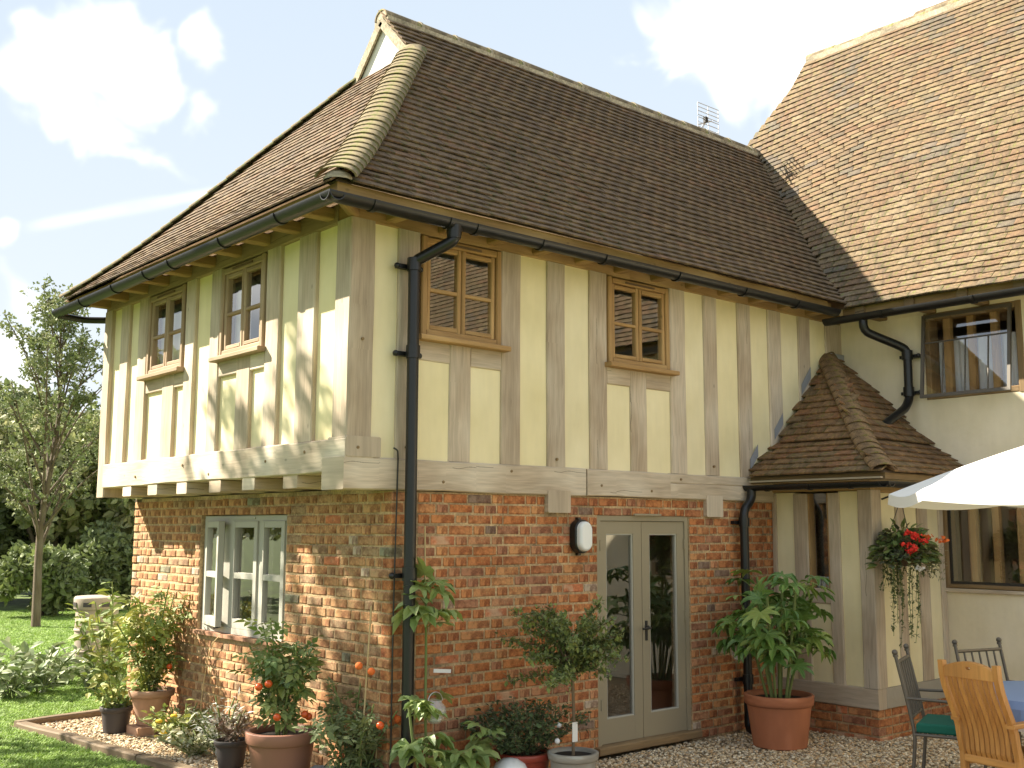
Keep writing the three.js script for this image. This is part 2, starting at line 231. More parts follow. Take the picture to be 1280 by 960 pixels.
// facing 'z': runs along x and looks towards +z; facing 'x': runs along z and looks towards -x
function layTiles(list, { facing, base, prof, u0, u1, gauge = 0.105, width = 0.166, keep, dip = () => 0, sMax, wav = 0.006, snap, lift = 0.155 }) {
  let row = 0;
  for (let s = -0.035; s < (sMax ?? prof.length_) - 0.02; s += gauge, row++) for (let uu = u0 - (row % 2) * width / 2 + rr(-0.035, 0.035); uu < u1; uu += width) {
    let u = uu; if (snap) { const e = snap(prof(Math.max(0, s + dip(u, s))).y); if (Math.abs(u - e) < width / 2) u = e + width / 2; }
    const sj = s + dip(u, s) + wav * (perlin.noise(u * 0.9, row * 0.11, 5.5) * 2.6 + perlin.noise(u * 2.3, row * 0.45, 9.5) * 0.7) + rr(-0.0025, 0.0025); if (sj < -0.06) continue;
    const q = prof(sj), pos = facing === 'z' ? V(u, q.y, base - q.d) : V(base + q.d, q.y, u);
    if (!keep(u, q.y, q.d, pos)) continue;
    const U = facing === 'z' ? V(1, 0, 0) : V(0, 0, 1), up = facing === 'z' ? V(0, q.ty, -q.tx) : V(q.tx, q.ty, 0), n = U.clone().cross(up);
    const tilt = lift + rr(-0.012, 0.02), ups = up.clone().multiplyScalar(Math.cos(tilt)).addScaledVector(n, -Math.sin(tilt)), ns = n.clone().multiplyScalar(Math.cos(tilt)).addScaledVector(up, Math.sin(tilt));
    const yaw = rr(-0.014, 0.014) + (dip(u + 0.05, s) - dip(u - 0.05, s)) / 0.1, Uy = U.clone().multiplyScalar(Math.cos(yaw)).addScaledVector(ups, Math.sin(yaw)), uy = ns.clone().cross(Uy);
    const m = new THREE.Matrix4().makeBasis(Uy, uy, ns).setPosition(pos.addScaledVector(n, 0.006 + lift * 0.135 + rr(-0.0015, 0.002)));
    list.push({ m, score: showing(pos, n), tone: perlin.noise(u * 1.3, s * 1.1, 8) });
  }
}
function deck(facing, base, prof, lim, off = 0.0, steps = 26) { // the boarding under the tiles
  const pos = [], P = (s, u) => { const q = prof(s); return facing === 'z' ? V(u, q.y + off, base - q.d) : V(base + q.d, q.y + off, u); };
  for (let i = 0; i < steps; i++) { const s0 = prof.length_ * i / steps, s1 = prof.length_ * (i + 1) / steps, [a0, b0] = lim(prof(s0)), [a1, b1] = lim(prof(s1)); for (const p of [P(s0, a0), P(s0, b0), P(s1, b1), P(s0, a0), P(s1, b1), P(s1, a1)]) pos.push(p.x, p.y, p.z); }
  const g = new THREE.BufferGeometry(); g.setAttribute('position', new THREE.Float32BufferAttribute(pos, 3)); g.computeVertexNormals(); return metreUV(g);
}
function placeTiles(T, roof, list, palette, mat, max = 300) {
  list.sort((a, b) => b.score - a.score);
  const mats = palette.map((c) => { const m = mat.clone(); m.color = lin(...c); return m; });
  const pickTone = (t) => Math.floor(clamp(R() * 0.75 + 0.125 + t.tone * 0.5, 0, 0.999) * palette.length);
  const P = T.position;
  for (const t of list.slice(0, max)) { const m = shade(new THREE.Mesh(tileGeos[Math.floor(R() * 3)], mats[pickTone(t)])); m.name = 'roof_tile'; t.m.decompose(m.position, m.quaternion, m.scale); m.position.sub(P); roof.add(m); }
  const rest = list.slice(max); if (!rest.length) return;
  const im = shade(new THREE.InstancedMesh(tileGeos[0], mat, rest.length)); im.name = 'tile_courses'; im.userData = { kind: 'stuff' }; const c = new THREE.Color(), sh = new THREE.Matrix4().makeTranslation(-P.x, -P.y, -P.z);
  rest.forEach((t, i) => { im.setMatrixAt(i, t.m.clone().premultiply(sh)); const k = palette[pickTone(t)], v = rr(0.85, 1.15); im.setColorAt(i, c.setRGB(k[0] * v, k[1] * v * rr(0.97, 1.03), k[2] * v)); });
  roof.add(im);
}
const tileMat = std([1, 1, 1], { map: tileTex, roughness: 0.9, bumpMap: brickBump, bumpScale: 0.002 });
const palWing0 = [[0.14, 0.095, 0.055], [0.165, 0.11, 0.06], [0.19, 0.125, 0.065], [0.20, 0.135, 0.07], [0.22, 0.145, 0.075], [0.175, 0.12, 0.07], [0.23, 0.125, 0.062], [0.25, 0.17, 0.09]];
const palWing = palWing0.map((c) => c.map((v, i) => lerp(v, [0.175, 0.118, 0.064][i], 0.45)));
const palMain = [[0.16, 0.135, 0.098], [0.175, 0.138, 0.085], [0.20, 0.146, 0.08], [0.20, 0.143, 0.083], [0.215, 0.158, 0.086], [0.215, 0.146, 0.082], [0.23, 0.175, 0.098], [0.21, 0.134, 0.073], [0.245, 0.19, 0.115]];
const palBay = [[0.19, 0.11, 0.055], [0.23, 0.135, 0.06], [0.26, 0.155, 0.07], [0.29, 0.175, 0.08], [0.25, 0.17, 0.085], [0.30, 0.155, 0.07]];
const bonnetBrown = std([0.27, 0.175, 0.085], { map: tileTex, roughness: 0.95 }), bonnetMat = std([0.30, 0.245, 0.13], { map: tileTex, roughness: 0.95 }), ridgeMat = std([0.33, 0.27, 0.17], { map: tileTex, roughness: 0.95 }), mortarPale = std([0.55, 0.49, 0.38], { map: mortarTex, roughness: 1 });
const bonnetGeo = archTile(0.165, 0.15, 0.25).scale(1, 1, 0.56), ridgeGeo = archTile(0.105, 0.10, 0.44);
function placeMesh(T, parent, name, geo, mat, x, y, z, pos) { const m = shade(new THREE.Mesh(geo, mat)); m.name = name; m.quaternion.setFromRotationMatrix(new THREE.Matrix4().makeBasis(x, y, z)); m.position.copy(pos).sub(T.position); parent.add(m); return m; }
function bonnets(T, roof, P, n0, k = 1, bm = bonnetMat) { // P(t): hip line from eave to top
  const N = n0; for (let i = 0; i < N; i++) { const a = P(i / N), b = P((i + 1) / N), y = b.clone().sub(a).normalize(), x = y.clone().cross(V(0, 1, 0)).normalize(), z = x.clone().cross(y).normalize();
    const t = 0.05, y2 = y.clone().multiplyScalar(Math.cos(t)).addScaledVector(z, -Math.sin(t)), z2 = x.clone().cross(y2); placeMesh(T, roof, 'bonnet_tile', bonnetGeo, bm, x, y2, z2, a.addScaledVector(z, 0.004 + rr(-0.004, 0.004))).scale.set(k, 1, k); }
}

// ---------------------------------------------------------------- bricks
const brickGeos = (len) => [0, 1, 2, 3].map((k) => {
  const r = rng(90 + k + len * 1000), H = 0.0612, D = 0.10, c = 0.006, pos = [], j = () => (r() - 0.5) * 0.006;
  const x0 = -len / 2, x1 = len / 2, y0 = -H / 2, y1 = H / 2, f = [V(x0 + c + j(), y0 + c + j(), j() * 0.1), V(x1 - c + j(), y0 + c + j(), j() * 0.1), V(x1 - c + j(), y1 - c + j(), j() * 0.1), V(x0 + c + j(), y1 - c + j(), j() * 0.1)];
  const e = [V(x0, y0, -c), V(x1, y0, -c), V(x1, y1, -c), V(x0, y1, -c)], bk = [V(x0, y0, -D), V(x1, y0, -D), V(x1, y1, -D), V(x0, y1, -D)], quad = (a, b, c2, d) => [a, b, c2, a, c2, d].forEach((q) => pos.push(q.x, q.y, q.z));
  quad(...f); for (let i = 0; i < 4; i++) { const m = (i + 1) % 4; quad(e[i], e[m], f[m], f[i]); quad(bk[i], bk[m], e[m], e[i]); }
  const g = new THREE.BufferGeometry(); g.setAttribute('position', new THREE.Float32BufferAttribute(pos, 3)); g.computeVertexNormals();
  const p = g.attributes.position, n = g.attributes.normal, uv = new Float32Array(p.count * 2); for (let i = 0; i < p.count; i++) { uv[i * 2] = (p.getX(i) + (Math.abs(n.getX(i)) > 0.8 ? p.getZ(i) : 0)) * 2 + k * 0.27 + 0.1; uv[i * 2 + 1] = (p.getY(i) + (Math.abs(n.getY(i)) > 0.8 ? p.getZ(i) : 0)) * 2 + k * 0.31; } g.setAttribute('uv', new THREE.BufferAttribute(uv, 2)); return g;
});
const stretcher = brickGeos(0.205), header = brickGeos(0.0955);
const palBrick = [[0.53, 0.20, 0.07], [0.55, 0.215, 0.075], [0.575, 0.235, 0.085], [0.54, 0.22, 0.085], [0.50, 0.19, 0.07], [0.56, 0.25, 0.10], [0.47, 0.18, 0.072], [0.59, 0.275, 0.11], [0.53, 0.25, 0.12], [0.42, 0.19, 0.10], [0.55, 0.20, 0.065], [0.28, 0.18, 0.125]];
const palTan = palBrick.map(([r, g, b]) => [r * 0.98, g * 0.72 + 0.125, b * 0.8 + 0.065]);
const brickBase = std([1, 1, 1], { map: brickTex, bumpMap: brickBump, bumpScale: 0.004, roughness: 0.95 });
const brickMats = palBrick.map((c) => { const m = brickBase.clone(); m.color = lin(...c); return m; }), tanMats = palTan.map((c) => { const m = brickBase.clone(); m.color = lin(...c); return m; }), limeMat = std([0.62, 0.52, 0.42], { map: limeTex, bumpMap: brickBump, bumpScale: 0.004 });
// face: f(u, y, out) -> Vector3 and its axes; holes: [u0, u1, y0, y1]; corner handling by start(course)
function layBricks(list, { at, X, N, u0, u1, rows, holes, start, gauge = 0.075, yBase = 0 }) {
  for (let k = 0; k < rows; k++) {
    const y = yBase + (k + 0.5) * gauge; let spans = [[start ? start(k)[0] : u0, start ? start(k)[1] : u1]];
    for (const [a, b, c, d] of holes) if (y + 0.025 > c && y - 0.025 < d) spans = spans.flatMap(([s, e]) => (b <= s || a >= e) ? [[s, e]] : [[s, Math.min(e, a)], [Math.max(s, b), e]].filter(([p, q]) => q - p > 0.03));
    for (const [s, e] of spans) {
      let u = s, i = 0; const first = k % 2; let kind = first ? 'h' : 's';
      while (u < e - 0.02) {
        let len = kind === 's' ? 0.2245 : 0.112; if (i === 1 && first) len = 0.168; const left = e - u; if (len > left || left - len < 0.05) len = left < 0.26 ? left : len;
        const body = len - 0.0135, isS = body > 0.15, geo = isS ? stretcher : header, sc = body / (isS ? 0.205 : 0.0955);
        const c = at(u + len / 2, y + rr(-0.0025, 0.0025), 0.001 + rr(-0.003, 0.003));
        list.push({ pos: c, X, N, sc, sy: rr(0.96, 1.03), geo, roll: rr(-0.008, 0.008), score: showing(c, N) * (isS ? 1 : 0.45) });
        u += len; i++; kind = R() < 0.16 ? kind : kind === 's' ? 'h' : 's';
      }
    }
  }
}
function placeBricks(T, parentOf, list, max, limeP = 0.07) {
  list.sort((a, b) => b.score - a.score);
  const mat = (b) => { const y = V(0, 1, 0); const x = b.X.clone().multiplyScalar(Math.cos(b.roll)).addScaledVector(y, Math.sin(b.roll)), yy = b.N.clone().cross(x); return new THREE.Matrix4().makeBasis(x, yy, b.N).scale(V(b.sc, b.sy, 1)).setPosition(b.pos.clone().sub(T.position)); };
  const tone = () => { const q = R(); return q < 0.012 ? 11 : q < 0.04 ? 9 : Math.floor(R() * 11); };
  for (const b of list.slice(0, max)) { const m = shade(new THREE.Mesh(b.geo[Math.floor(R() * 4)], R() < limeP ? limeMat : (b.tan ? tanMats : brickMats)[tone()])); m.name = 'brick'; mat(b).decompose(m.position, m.quaternion, m.scale); parentOf(b).add(m); }
  const rest = list.slice(max); if (!rest.length) return; const im = shade(new THREE.InstancedMesh(stretcher[1], brickBase, rest.length)); im.name = 'brickwork'; im.userData = { kind: 'stuff' }; const c = new THREE.Color();
  rest.forEach((b, i) => { const mm = mat({ ...b, sc: b.geo === header ? b.sc * 0.0955 / 0.205 : b.sc }); im.setMatrixAt(i, mm); const k = R() < limeP * 0.6 ? [0.55, 0.42, 0.3] : (b.tan ? palTan : palBrick)[tone()], v = rr(0.88, 1.12); im.setColorAt(i, c.setRGB(k[0] * v, k[1] * v, k[2] * v)); });
  T.add(im);
}

// ---------------------------------------------------------------- walls given by a face: u along, y up, n out of the wall
const FRONT = { ax: 'x', f: 0.02 }, END = { ax: 'z', f: -0.38 }, BAYL = { ax: 'z', f: 4.33 }, BAYR = { ax: 'x', f: 1.04 }, MAINW = { ax: 'z', f: 5.6 };
const wb = (w, u0, u1, y0, y1, n0, n1) => w.ax === 'x' ? [u0, u1, y0, y1, w.f + n0, w.f + n1] : [w.f - n1, w.f - n0, y0, y1, u0, u1];
const wbeam = (w, u0, u1, y0, y1, n0, n1, dir = 'y', wob, ch) => beam(...wb(w, u0, u1, y0, y1, n0, n1), dir === 'y' ? 'y' : dir === 'u' ? w.ax : (w.ax === 'x' ? 'z' : 'x'), wob, ch);
const wbox = (w, ...a) => box(...wb(w, ...a));
function wpane(w, u0, u1, y0, y1, n) { const g = new THREE.PlaneGeometry(u1 - u0, y1 - y0); if (w.ax === 'x') return g.translate((u0 + u1) / 2, (y0 + y1) / 2, w.f + n); return g.rotateY(-Math.PI / 2).translate(w.f - n, (y0 + y1) / 2, (u0 + u1) / 2); }
const pickM = (a) => a[Math.floor(R() * a.length)];
const stud = (T, w, u0, u1, y0, y1, n = 0, mats = OAKG, name = 'stud') => part(T, name, wbeam(w, u0, u1, y0, y1, -0.14, n + rr(-0.003, 0.003)), pickM(mats));
const panel = (T, w, u0, u1, y0, y1, rec = 0.018) => part(T, 'plaster_panel', wbox(w, u0 - 0.012, u1 + 0.012, y0 - 0.012, y1 + 0.012, -0.125, -rec + rr(-0.002, 0.002)), pickM(M.plaster));
function oakWindow(T, w, u0, u1, y0, y1) {
  const OAKF_ = w === END ? OAKB : OAKF;
  const t = 0.048, n1 = 0.012, F = part(T, 'window', merge([wbeam(w, u0, u0 + t, y0, y1, -0.1, n1), wbeam(w, u1 - t, u1, y0, y1, -0.1, n1), wbeam(w, u0 + t, u1 - t, y1 - t, y1, -0.1, n1 - 0.003, 'u'), wbeam(w, u0 + t, u1 - t, y0, y0 + t, -0.1, n1 - 0.003, 'u')]), OAKF_);
  part(T, 'sill', wbeam(w, u0 - 0.045, u1 + 0.045, y0 - 0.04, y0 - 0.002, -0.08, 0.075, 'u', 0.001, 0.006), OAKF_, F);
  const um = (u0 + u1) / 2, c = 0.036, ym = lerp(y0 + t, y1 - t, 0.47);
  for (const [a, b] of [[u0 + t + 0.003, um - 0.003], [um + 0.003, u1 - t - 0.003]]) {
    const ya = y0 + t + 0.003, yb = y1 - t - 0.003;
    part(T, 'casement', merge([wbeam(w, a, a + c, ya, yb, -0.06, -0.004), wbeam(w, b - c, b, ya, yb, -0.06, -0.004), wbeam(w, a + c, b - c, ya, ya + c, -0.06, -0.006, 'u'), wbeam(w, a + c, b - c, yb - c, yb, -0.06, -0.006, 'u'), wbeam(w, a + c, b - c, ym - 0.013, ym + 0.013, -0.055, -0.01, 'u', 0.001, 0.004)]), OAKF_, F);
    for (const [p, q] of [[ya + c, ym - 0.013], [ym + 0.013, yb - c]]) part(T, 'pane', wpane(w, a + c, b - c, p, q, -0.03), M.glass, F);
  }
  part(T, 'trickle_vent', wbox(w, u0 + 0.2, u1 - 0.2, y1 - 0.035, y1 - 0.02, n1 - 0.002, n1 + 0.006), M.rust, F);
  return F;
}

// ---------------------------------------------------------------- the timber-framed wing
const wing = thing('timber_framed_wing', 'jettied oak framed wing with brick ground floor and hipped tile roof', 'house wing', [0, 0, 0]);
const wingProf = profile(4.0, [[0.2, 0.85], [0.2, 0.93], [0.2, 1.0], [0.2, 1.06], [1.735, 1.131]]), EZ = 0.32, EX = -0.70, RZ = EZ - 2.535, RY = wingProf.at(2.535);
const mainProf = profile(3.95, [[0.2, 1.0], [0.2, 1.1], [0.2, 1.2], [0.2, 1.3], [2.45, 1.42]]), MX = 5.15, MRX = MX + 3.25, MRY = mainProf.at(3.25);
const dOfMain = (y) => { let lo = 0, hi = 3.25; for (let i = 0; i < 30; i++) { const m = (lo + hi) / 2; if (mainProf.at(m) < y) lo = m; else hi = m; } return lo; };
{
  const T = wing;
  // ground floor: brick skins over a mortar core
  const hF = [[2.0, 3.13, 0, 1.885], [1.43, 1.675, 1.885, 2.2], [3.338, 3.572, 1.875, 2.2]], hE = [[-2.955, -1.43, 0.865, 1.885]];
  const cf = -0.004, cores = [box(0.006, 2.0, -0.1, 2.03, -0.22, cf), box(3.13, 5.6, -0.1, 2.03, -0.22, cf), box(2.0, 3.13, 1.885, 2.03, -0.22, cf)];
  const wallF = part(T, 'brick_wall', merge(cores), M.mortar);
  const wallE = part(T, 'brick_wall', merge([box(0.006, 0.22, -0.1, 2.05, -1.43, -0.225), box(0.006, 0.22, -0.1, 2.05, -4.45, -2.955), box(0.006, 0.22, -0.1, 0.865, -2.955, -1.43), box(0.006, 0.22, 1.885, 2.05, -2.955, -1.43)]), M.mortar);
  const list = [];
  layBricks(list, { at: (u, y, o) => V(u, y, o), X: V(1, 0, 0), N: V(0, 0, 1), rows: 27, holes: hF, start: (k) => [k % 2 ? 0.104 : -0.004, 4.42] });
  const nF = list.length; for (const b of list) b.wall = wallF;
  layBricks(list, { at: (u, y, o) => V(-o, y, u), X: V(0, 0, 1), N: V(-1, 0, 0), rows: 27, holes: hE, start: (k) => [-4.455, k % 2 ? 0.004 : -0.104] });
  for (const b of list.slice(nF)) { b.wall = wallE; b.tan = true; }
  placeBricks(T, (b) => b.wall, list, 300, 0.055);
  for (let z = -2.955, i = 0; z < -1.44; z += 0.19, i++) part(T, 'sill_tile', box(-0.035, 0.05, 0.862, 0.892, z + 0.003, Math.min(z + 0.187, -1.42)), M.sill, wallE);
  for (const [a, b, c, d] of [[1.434, 1.672, 1.892, 2.068], [3.342, 3.568, 1.880, 2.068]]) part(T, 'beam_end', beam(a, b, c, d, -0.1, 0.034, 'z'), OAKG[1]);
  // inside: floors, ceiling, hidden walls
  part(T, 'inner_floor', box(0.22, 5.6, 0.0, 0.05, -4.4, -0.22), M.insideDark);
  part(T, 'upper_floor', box(-0.2, 5.6, 2.16, 2.24, -4.3, -0.12), M.insideDark);
  part(T, 'ceiling', box(-0.35, 5.6, 3.985, 4.02, -4.43, -0.01), M.inside);
  part(T, 'rear_wall', merge([box(-0.36, 5.6, 2.06, 4.0, -4.45, -4.3), box(0.006, 5.6, -0.1, 2.06, -4.452, -4.3)]), M.inside);
  part(T, 'inner_wall', merge([box(5.5, 5.59, 0.0, 2.15, -4.3, -0.22), box(5.5, 5.59, 2.24, 3.985, -4.3, -0.15), box(1.7, 1.78, 0.05, 2.15, -4.3, -0.9), box(1.95, 2.03, 2.24, 3.985, -4.3, -0.12)]), M.inside);
  // jetty: joists, boards, beams
  for (const z of [-3.7, -3.127, -2.525, -1.905, -1.34, -0.712]) part(T, 'joist', beam(-0.385, 0.3, 2.055, 2.148, z - 0.1, z + 0.1, 'x'), pickM(OAKG));
  part(T, 'jetty_boards', beam(-0.2, 0.3, 2.15, 2.168, -4.4, -0.26, 'z', 0.001, 0.002), OAKD);
  part(T, 'bressumer', beam(-0.395, -0.18, 2.15, 2.372, -4.28, 0.026, 'z', 0.006), OAKG[1]);
  part(T, 'bressumer', beam(-0.405, 1.85, 2.032, 2.248, -0.25, 0.03, 'x', 0.005), OAKG[1]);
  part(T, 'bressumer', beam(1.86, 2.86, 2.034, 2.246, -0.25, 0.028, 'x', 0.005), OAKG[1]);
  part(T, 'bressumer', beam(2.664, 5.6, 2.03, 2.165, -0.25, 0.0275, 'x', 0.004), OAKG[3]);
  part(T, 'bressumer', beam(2.862, 5.6, 2.166, 2.25, -0.25, 0.0265, 'x', 0.004), OAKG[3]);
  part(T, 'corner_foot', beam(-0.392, -0.115, 2.25, 2.385, -0.2, 0.031, 'z', 0.002), OAKG[2]);
  // front wall: studs, panels, windows
  const PT = 3.878, PB = 2.25;
  const s = [[-0.378, -0.194], [0.011, 0.2], [0.967, 1.162], [1.439, 1.633], [1.91, 2.114], [2.9, 3.108], [3.364, 3.555], [3.861, 4.057], [4.334, 4.541], [4.832, 5.026], [5.313, 5.6]];
  s.forEach(([a, b], i) => i ? stud(T, FRONT, a, b, PB, PT) : part(T, 'corner_post', beam(-0.388, -0.19, 2.373, 3.89, -0.165, 0.024, 'y', 0.004), OAKG[2]));
  for (const [a, b] of [[-0.194, 0.011], [1.162, 1.439], [1.633, 1.91], [3.108, 3.364], [3.555, 3.861], [4.057, 4.334], [4.541, 4.832], [5.026, 5.313]]) panel(T, FRONT, a, b, PB, PT);
  for (const [a, m0, m1, b] of [[0.2, 0.479, 0.678, 0.967], [2.114, 2.389, 2.591, 2.9]]) {
    stud(T, FRONT, m0, m1, PB, 3.115, -0.003); for (const [p, q] of [[a, m0], [m1, b]]) { part(T, 'head_rail', wbeam(FRONT, p, q, 2.955, 3.115, -0.14, -0.006, 'u'), pickM(OAKG)); panel(T, FRONT, p, q, PB, 2.955); }
    oakWindow(T, FRONT, a + 0.012, b - 0.012, 3.135, 3.862);
  }
  part(T, 'wall_plate', beam(-0.372, 2.4, PT, 4.02, -0.16, 0.018, 'x', 0.004), OAKW[0]);
  part(T, 'wall_plate', beam(2.403, 5.6, PT + 0.002, 4.02, -0.16, 0.016, 'x', 0.004), OAKW[1]);
  for (const [x, y] of [[0.1, 2.33], [1.06, 2.2], [1.53, 2.31], [2.02, 2.12], [3.0, 2.2], [3.46, 2.33], [0.42, 2.1], [2.62, 2.09], [-0.28, 3.05], [-0.3, 2.31]]) part(T, 'oak_peg', rod(V(x, y, -0.02), V(x, y, 0.036), 0.012, 0.011, 8), OAKD);
  for (const [z, y] of [[-0.5, 2.3], [-1.06, 2.26], [-2.0, 2.2], [-2.5, 2.29], [-3.5, 2.23]]) part(T, 'oak_peg', rod(V(-0.36, y, z), V(-0.402, y, z), 0.012, 0.011, 8), OAKD);
  // end wall
  const es = [[-0.699, -0.431], [-1.174, -0.946], [-2.125, -1.93], [-2.605, -2.398], [-3.63, -3.4], [-4.06, -3.84]];
  es.forEach(([a, b]) => stud(T, END, a + 0.012, b - 0.012, 2.373, PT, 0.004));
  part(T, 'corner_post', beam(-0.388, -0.19, 2.06, 3.885, -4.455, -4.282, 'y', 0.004), OAKG[0]);
  for (const [a, b] of [[-0.431, -0.165], [-0.946, -0.699], [-2.398, -2.125], [-3.84, -3.63], [-4.282, -4.06]]) panel(T, END, a, b, 2.373, PT, 0.03);
  for (const [a, m0, m1, b] of [[-1.93, -1.62, -1.394, -1.174], [-3.4, -3.03, -2.79, -2.605]]) {
    stud(T, END, m0, m1, 2.373, 3.115); for (const [p, q] of [[a, m0], [m1, b]]) { part(T, 'head_rail', wbeam(END, p, q, 2.975, 3.115, -0.14, -0.004, 'u'), pickM(OAKG)); panel(T, END, p, q, 2.373, 2.975, 0.03); }
    const EW = oakWindow(T, END, a + 0.012, b - 0.012, 3.135, 3.862); part(T, 'blind', wbox(END, a + 0.05, (a < -3 ? b : (a + b) / 2) - 0.05, 3.15, 3.68, -0.108, -0.104), M.paper, EW);
  }
  part(T, 'wall_plate', beam(-0.384, -0.24, PT, 4.02, -4.44, -0.16, 'z', 0.004), OAKB);
  // eaves: boards, rafter feet, fascia
  for (let x = -0.1; x < 5.0; x += 0.46) part(T, 'rafter_foot', beam(x, x + 0.09, 3.905, 4.0, 0.0, 0.262, 'z', 0.002), OAKW[1]);
  for (let z = -0.25; z > -4.5; z -= 0.46) part(T, 'rafter_foot', beam(-0.635, -0.3, 3.915, 4.0, z - 0.045, z + 0.045, 'x', 0.002), OAKW[1]);
  part(T, 'fascia_board', beam(-0.665, 4.95, 3.885, 4.008, 0.262, 0.285, 'x', 0.003, 0.003), OAKW[0]);
  part(T, 'fascia_board', beam(-0.665, -0.642, 3.885, 4.008, -4.73, 0.285, 'z', 0.003, 0.003), OAKW[0]);
  part(T, 'dragon_tie', rod(V(-0.35, 3.93, 0), V(-0.64, 3.955, 0.25), 0.05, 0.05, 4), OAKW[1]);
  // roof
  const hipD = 2.03, gx = EX + hipD;
  const roof = part(T, 'roof', merge([
    deck('z', EZ, wingProf, (q) => [q.d < hipD ? EX + q.d : gx - 0.02, MX + dOfMain(q.y) + 0.25]),
    deck('x', EX, profile(4.0, [[0.2, 0.85], [0.2, 0.93], [0.2, 1.0], [0.2, 1.06], [hipD - 0.8, 1.131]]), (q) => [2 * RZ - (EZ - q.d), EZ - q.d]),
    deck('z', EZ, wingProf, (q) => [q.d < hipD ? EX + q.d : gx - 0.02, MX + dOfMain(q.y) + 0.25]).scale(1, 1, -1).translate(0, 0, 2 * RZ)]), M.deck);
  const tl = [];
  layTiles(tl, { facing: 'z', wav: 0.011, base: EZ, prof: wingProf, u0: EX, u1: 8, snap: (y) => y > wingProf.at(hipD) ? gx - 0.03 : -99, keep: (u, y, d) => u > (d < hipD ? EX + d + 0.05 : gx - 0.03) && u < MX + dOfMain(y) + 0.12 });
  const hipProf = profile(4.0, [[0.2, 0.85], [0.2, 0.93], [0.2, 1.0], [0.2, 1.06], [hipD - 0.8, 1.131]]);
  layTiles(tl, { facing: 'x', base: EX, prof: hipProf, lift: 0.10, u0: -4.75, u1: 0.35, keep: (u, y, d) => u < EZ - d - 0.05 && u > 2 * RZ - EZ + d + 0.05 });
  placeTiles(T, roof, tl, palWing, tileMat);
  const hipPt = (sgn) => (t) => { const q = hipProf(t * hipProf.length_ * 0.985); return V(EX + q.d, q.y + 0.02, sgn > 0 ? EZ - q.d : 2 * RZ - EZ + q.d); };
  bonnets(T, roof, hipPt(1), 30, 0.86); bonnets(T, roof, hipPt(-1), 30, 0.6);
  { const p = hipPt(1)(0), g = new THREE.SphereGeometry(0.10, 12, 8, 0, Math.PI * 2, 0, Math.PI / 2); part(T, 'hip_mortar', g.scale(1, 0.75, 1).translate(p.x + 0.05, p.y - 0.005, p.z - 0.05), mortarPale, roof); }
  for (let x = gx - 0.03; x < 7.2; x += 0.445) { placeMesh(T, roof, 'ridge_tile', ridgeGeo, ridgeMat, V(0, 0, 1), V(1, 0, 0), V(0, 1, 0), V(x, RY - 0.04 + rr(-0.006, 0.006), RZ)); part(T, 'ridge_joint', archTile(0.111, 0.111, 0.028).applyMatrix4(new THREE.Matrix4().makeBasis(V(0, 0, 1), V(1, 0, 0), V(0, 1, 0)).setPosition(x + 0.425, RY - 0.042, RZ)), mortarPale, roof); }
  part(T, 'ridge_end', new THREE.CircleGeometry(0.1, 16, 0, Math.PI).rotateY(-Math.PI / 2).translate(gx - 0.022, RY - 0.045, RZ), mortarPale, roof);
  part(T, 'ridge_bedding', box(gx - 0.02, 7.2, RY - 0.13, RY - 0.04, RZ - 0.115, RZ + 0.115), mortarPale, roof);
  // gablet above the hip
  const gy = wingProf.at(hipD), hw = EZ - hipD - RZ;
  const tri = new THREE.Shape([[-hw + 0.04, gy - 0.05], [hw - 0.04, gy - 0.05], [0, RY - 0.1]].map((q) => new THREE.Vector2(...q)));
  part(T, 'gablet_panel', metreUV(new THREE.ExtrudeGeometry(tri, { depth: 0.04, bevelEnabled: false }).rotateY(-Math.PI / 2).translate(gx + 0.05, 0, RZ)), M.white, roof);
  for (const sg of [-1, 1]) { const a = V(gx - 0.02, gy + 0.02, RZ + sg * hw), b = V(gx - 0.02, RY - 0.01, RZ), d = b.clone().sub(a), g = box(-0.012, 0.012, 0, d.length(), -0.045, 0.045); const y = d.clone().normalize(), x = V(1, 0, 0), z = x.clone().cross(y); part(T, 'verge_strip', g.applyMatrix4(new THREE.Matrix4().makeBasis(x, y, z).setPosition(a.x, a.y - 0.06, a.z)), mortarPale, roof);
    const g2 = box(0, 0.1, 0, d.length(), -0.012, 0.012); part(T, 'verge_soffit', g2.applyMatrix4(new THREE.Matrix4().makeBasis(x, y, z).setPosition(a.x, a.y - 0.045, a.z)), M.deck, roof); }
  // gutters and downpipe
  const GY = 3.905, gut = part(T, 'gutter', channel(V(-0.795, GY, 0.345), V(5.0, GY + 0.005, 0.345), 0.0605), M.black);
  part(T, 'gutter', channel(V(-0.735, GY, -4.82), V(-0.735, GY, 0.405), 0.06), M.black);
  for (const x of [-0.45, 0.18, 0.42, 1.05, 1.72, 2.6, 3.5, 4.3]) part(T, 'gutter_bracket', channel(V(x, GY - 0.001, 0.345), V(x + 0.035, GY - 0.001, 0.345), 0.068, 0.012), M.black, gut);
  for (const z of [-0.35, -1.2, -2.1, -2.6, -3.3, -4.1]) part(T, 'gutter_bracket', channel(V(-0.735, GY - 0.001, z), V(-0.735, GY - 0.001, z + 0.035), 0.068, 0.012), M.black, gut);
  const px = 0.072, pz = 0.125, dp = part(T, 'downpipe', merge([tube([V(0.25, GY - 0.03, 0.345), V(0.25, 3.79, 0.345), V(0.235, 3.755, 0.33), V(0.09, 3.64, 0.15), V(px, 3.6, pz), V(px, 3.53, pz)], 0.041, 30, 12), tube([V(px, 3.54, pz), V(px, 0.0, pz)], 0.041, 1, 14)]), M.black);
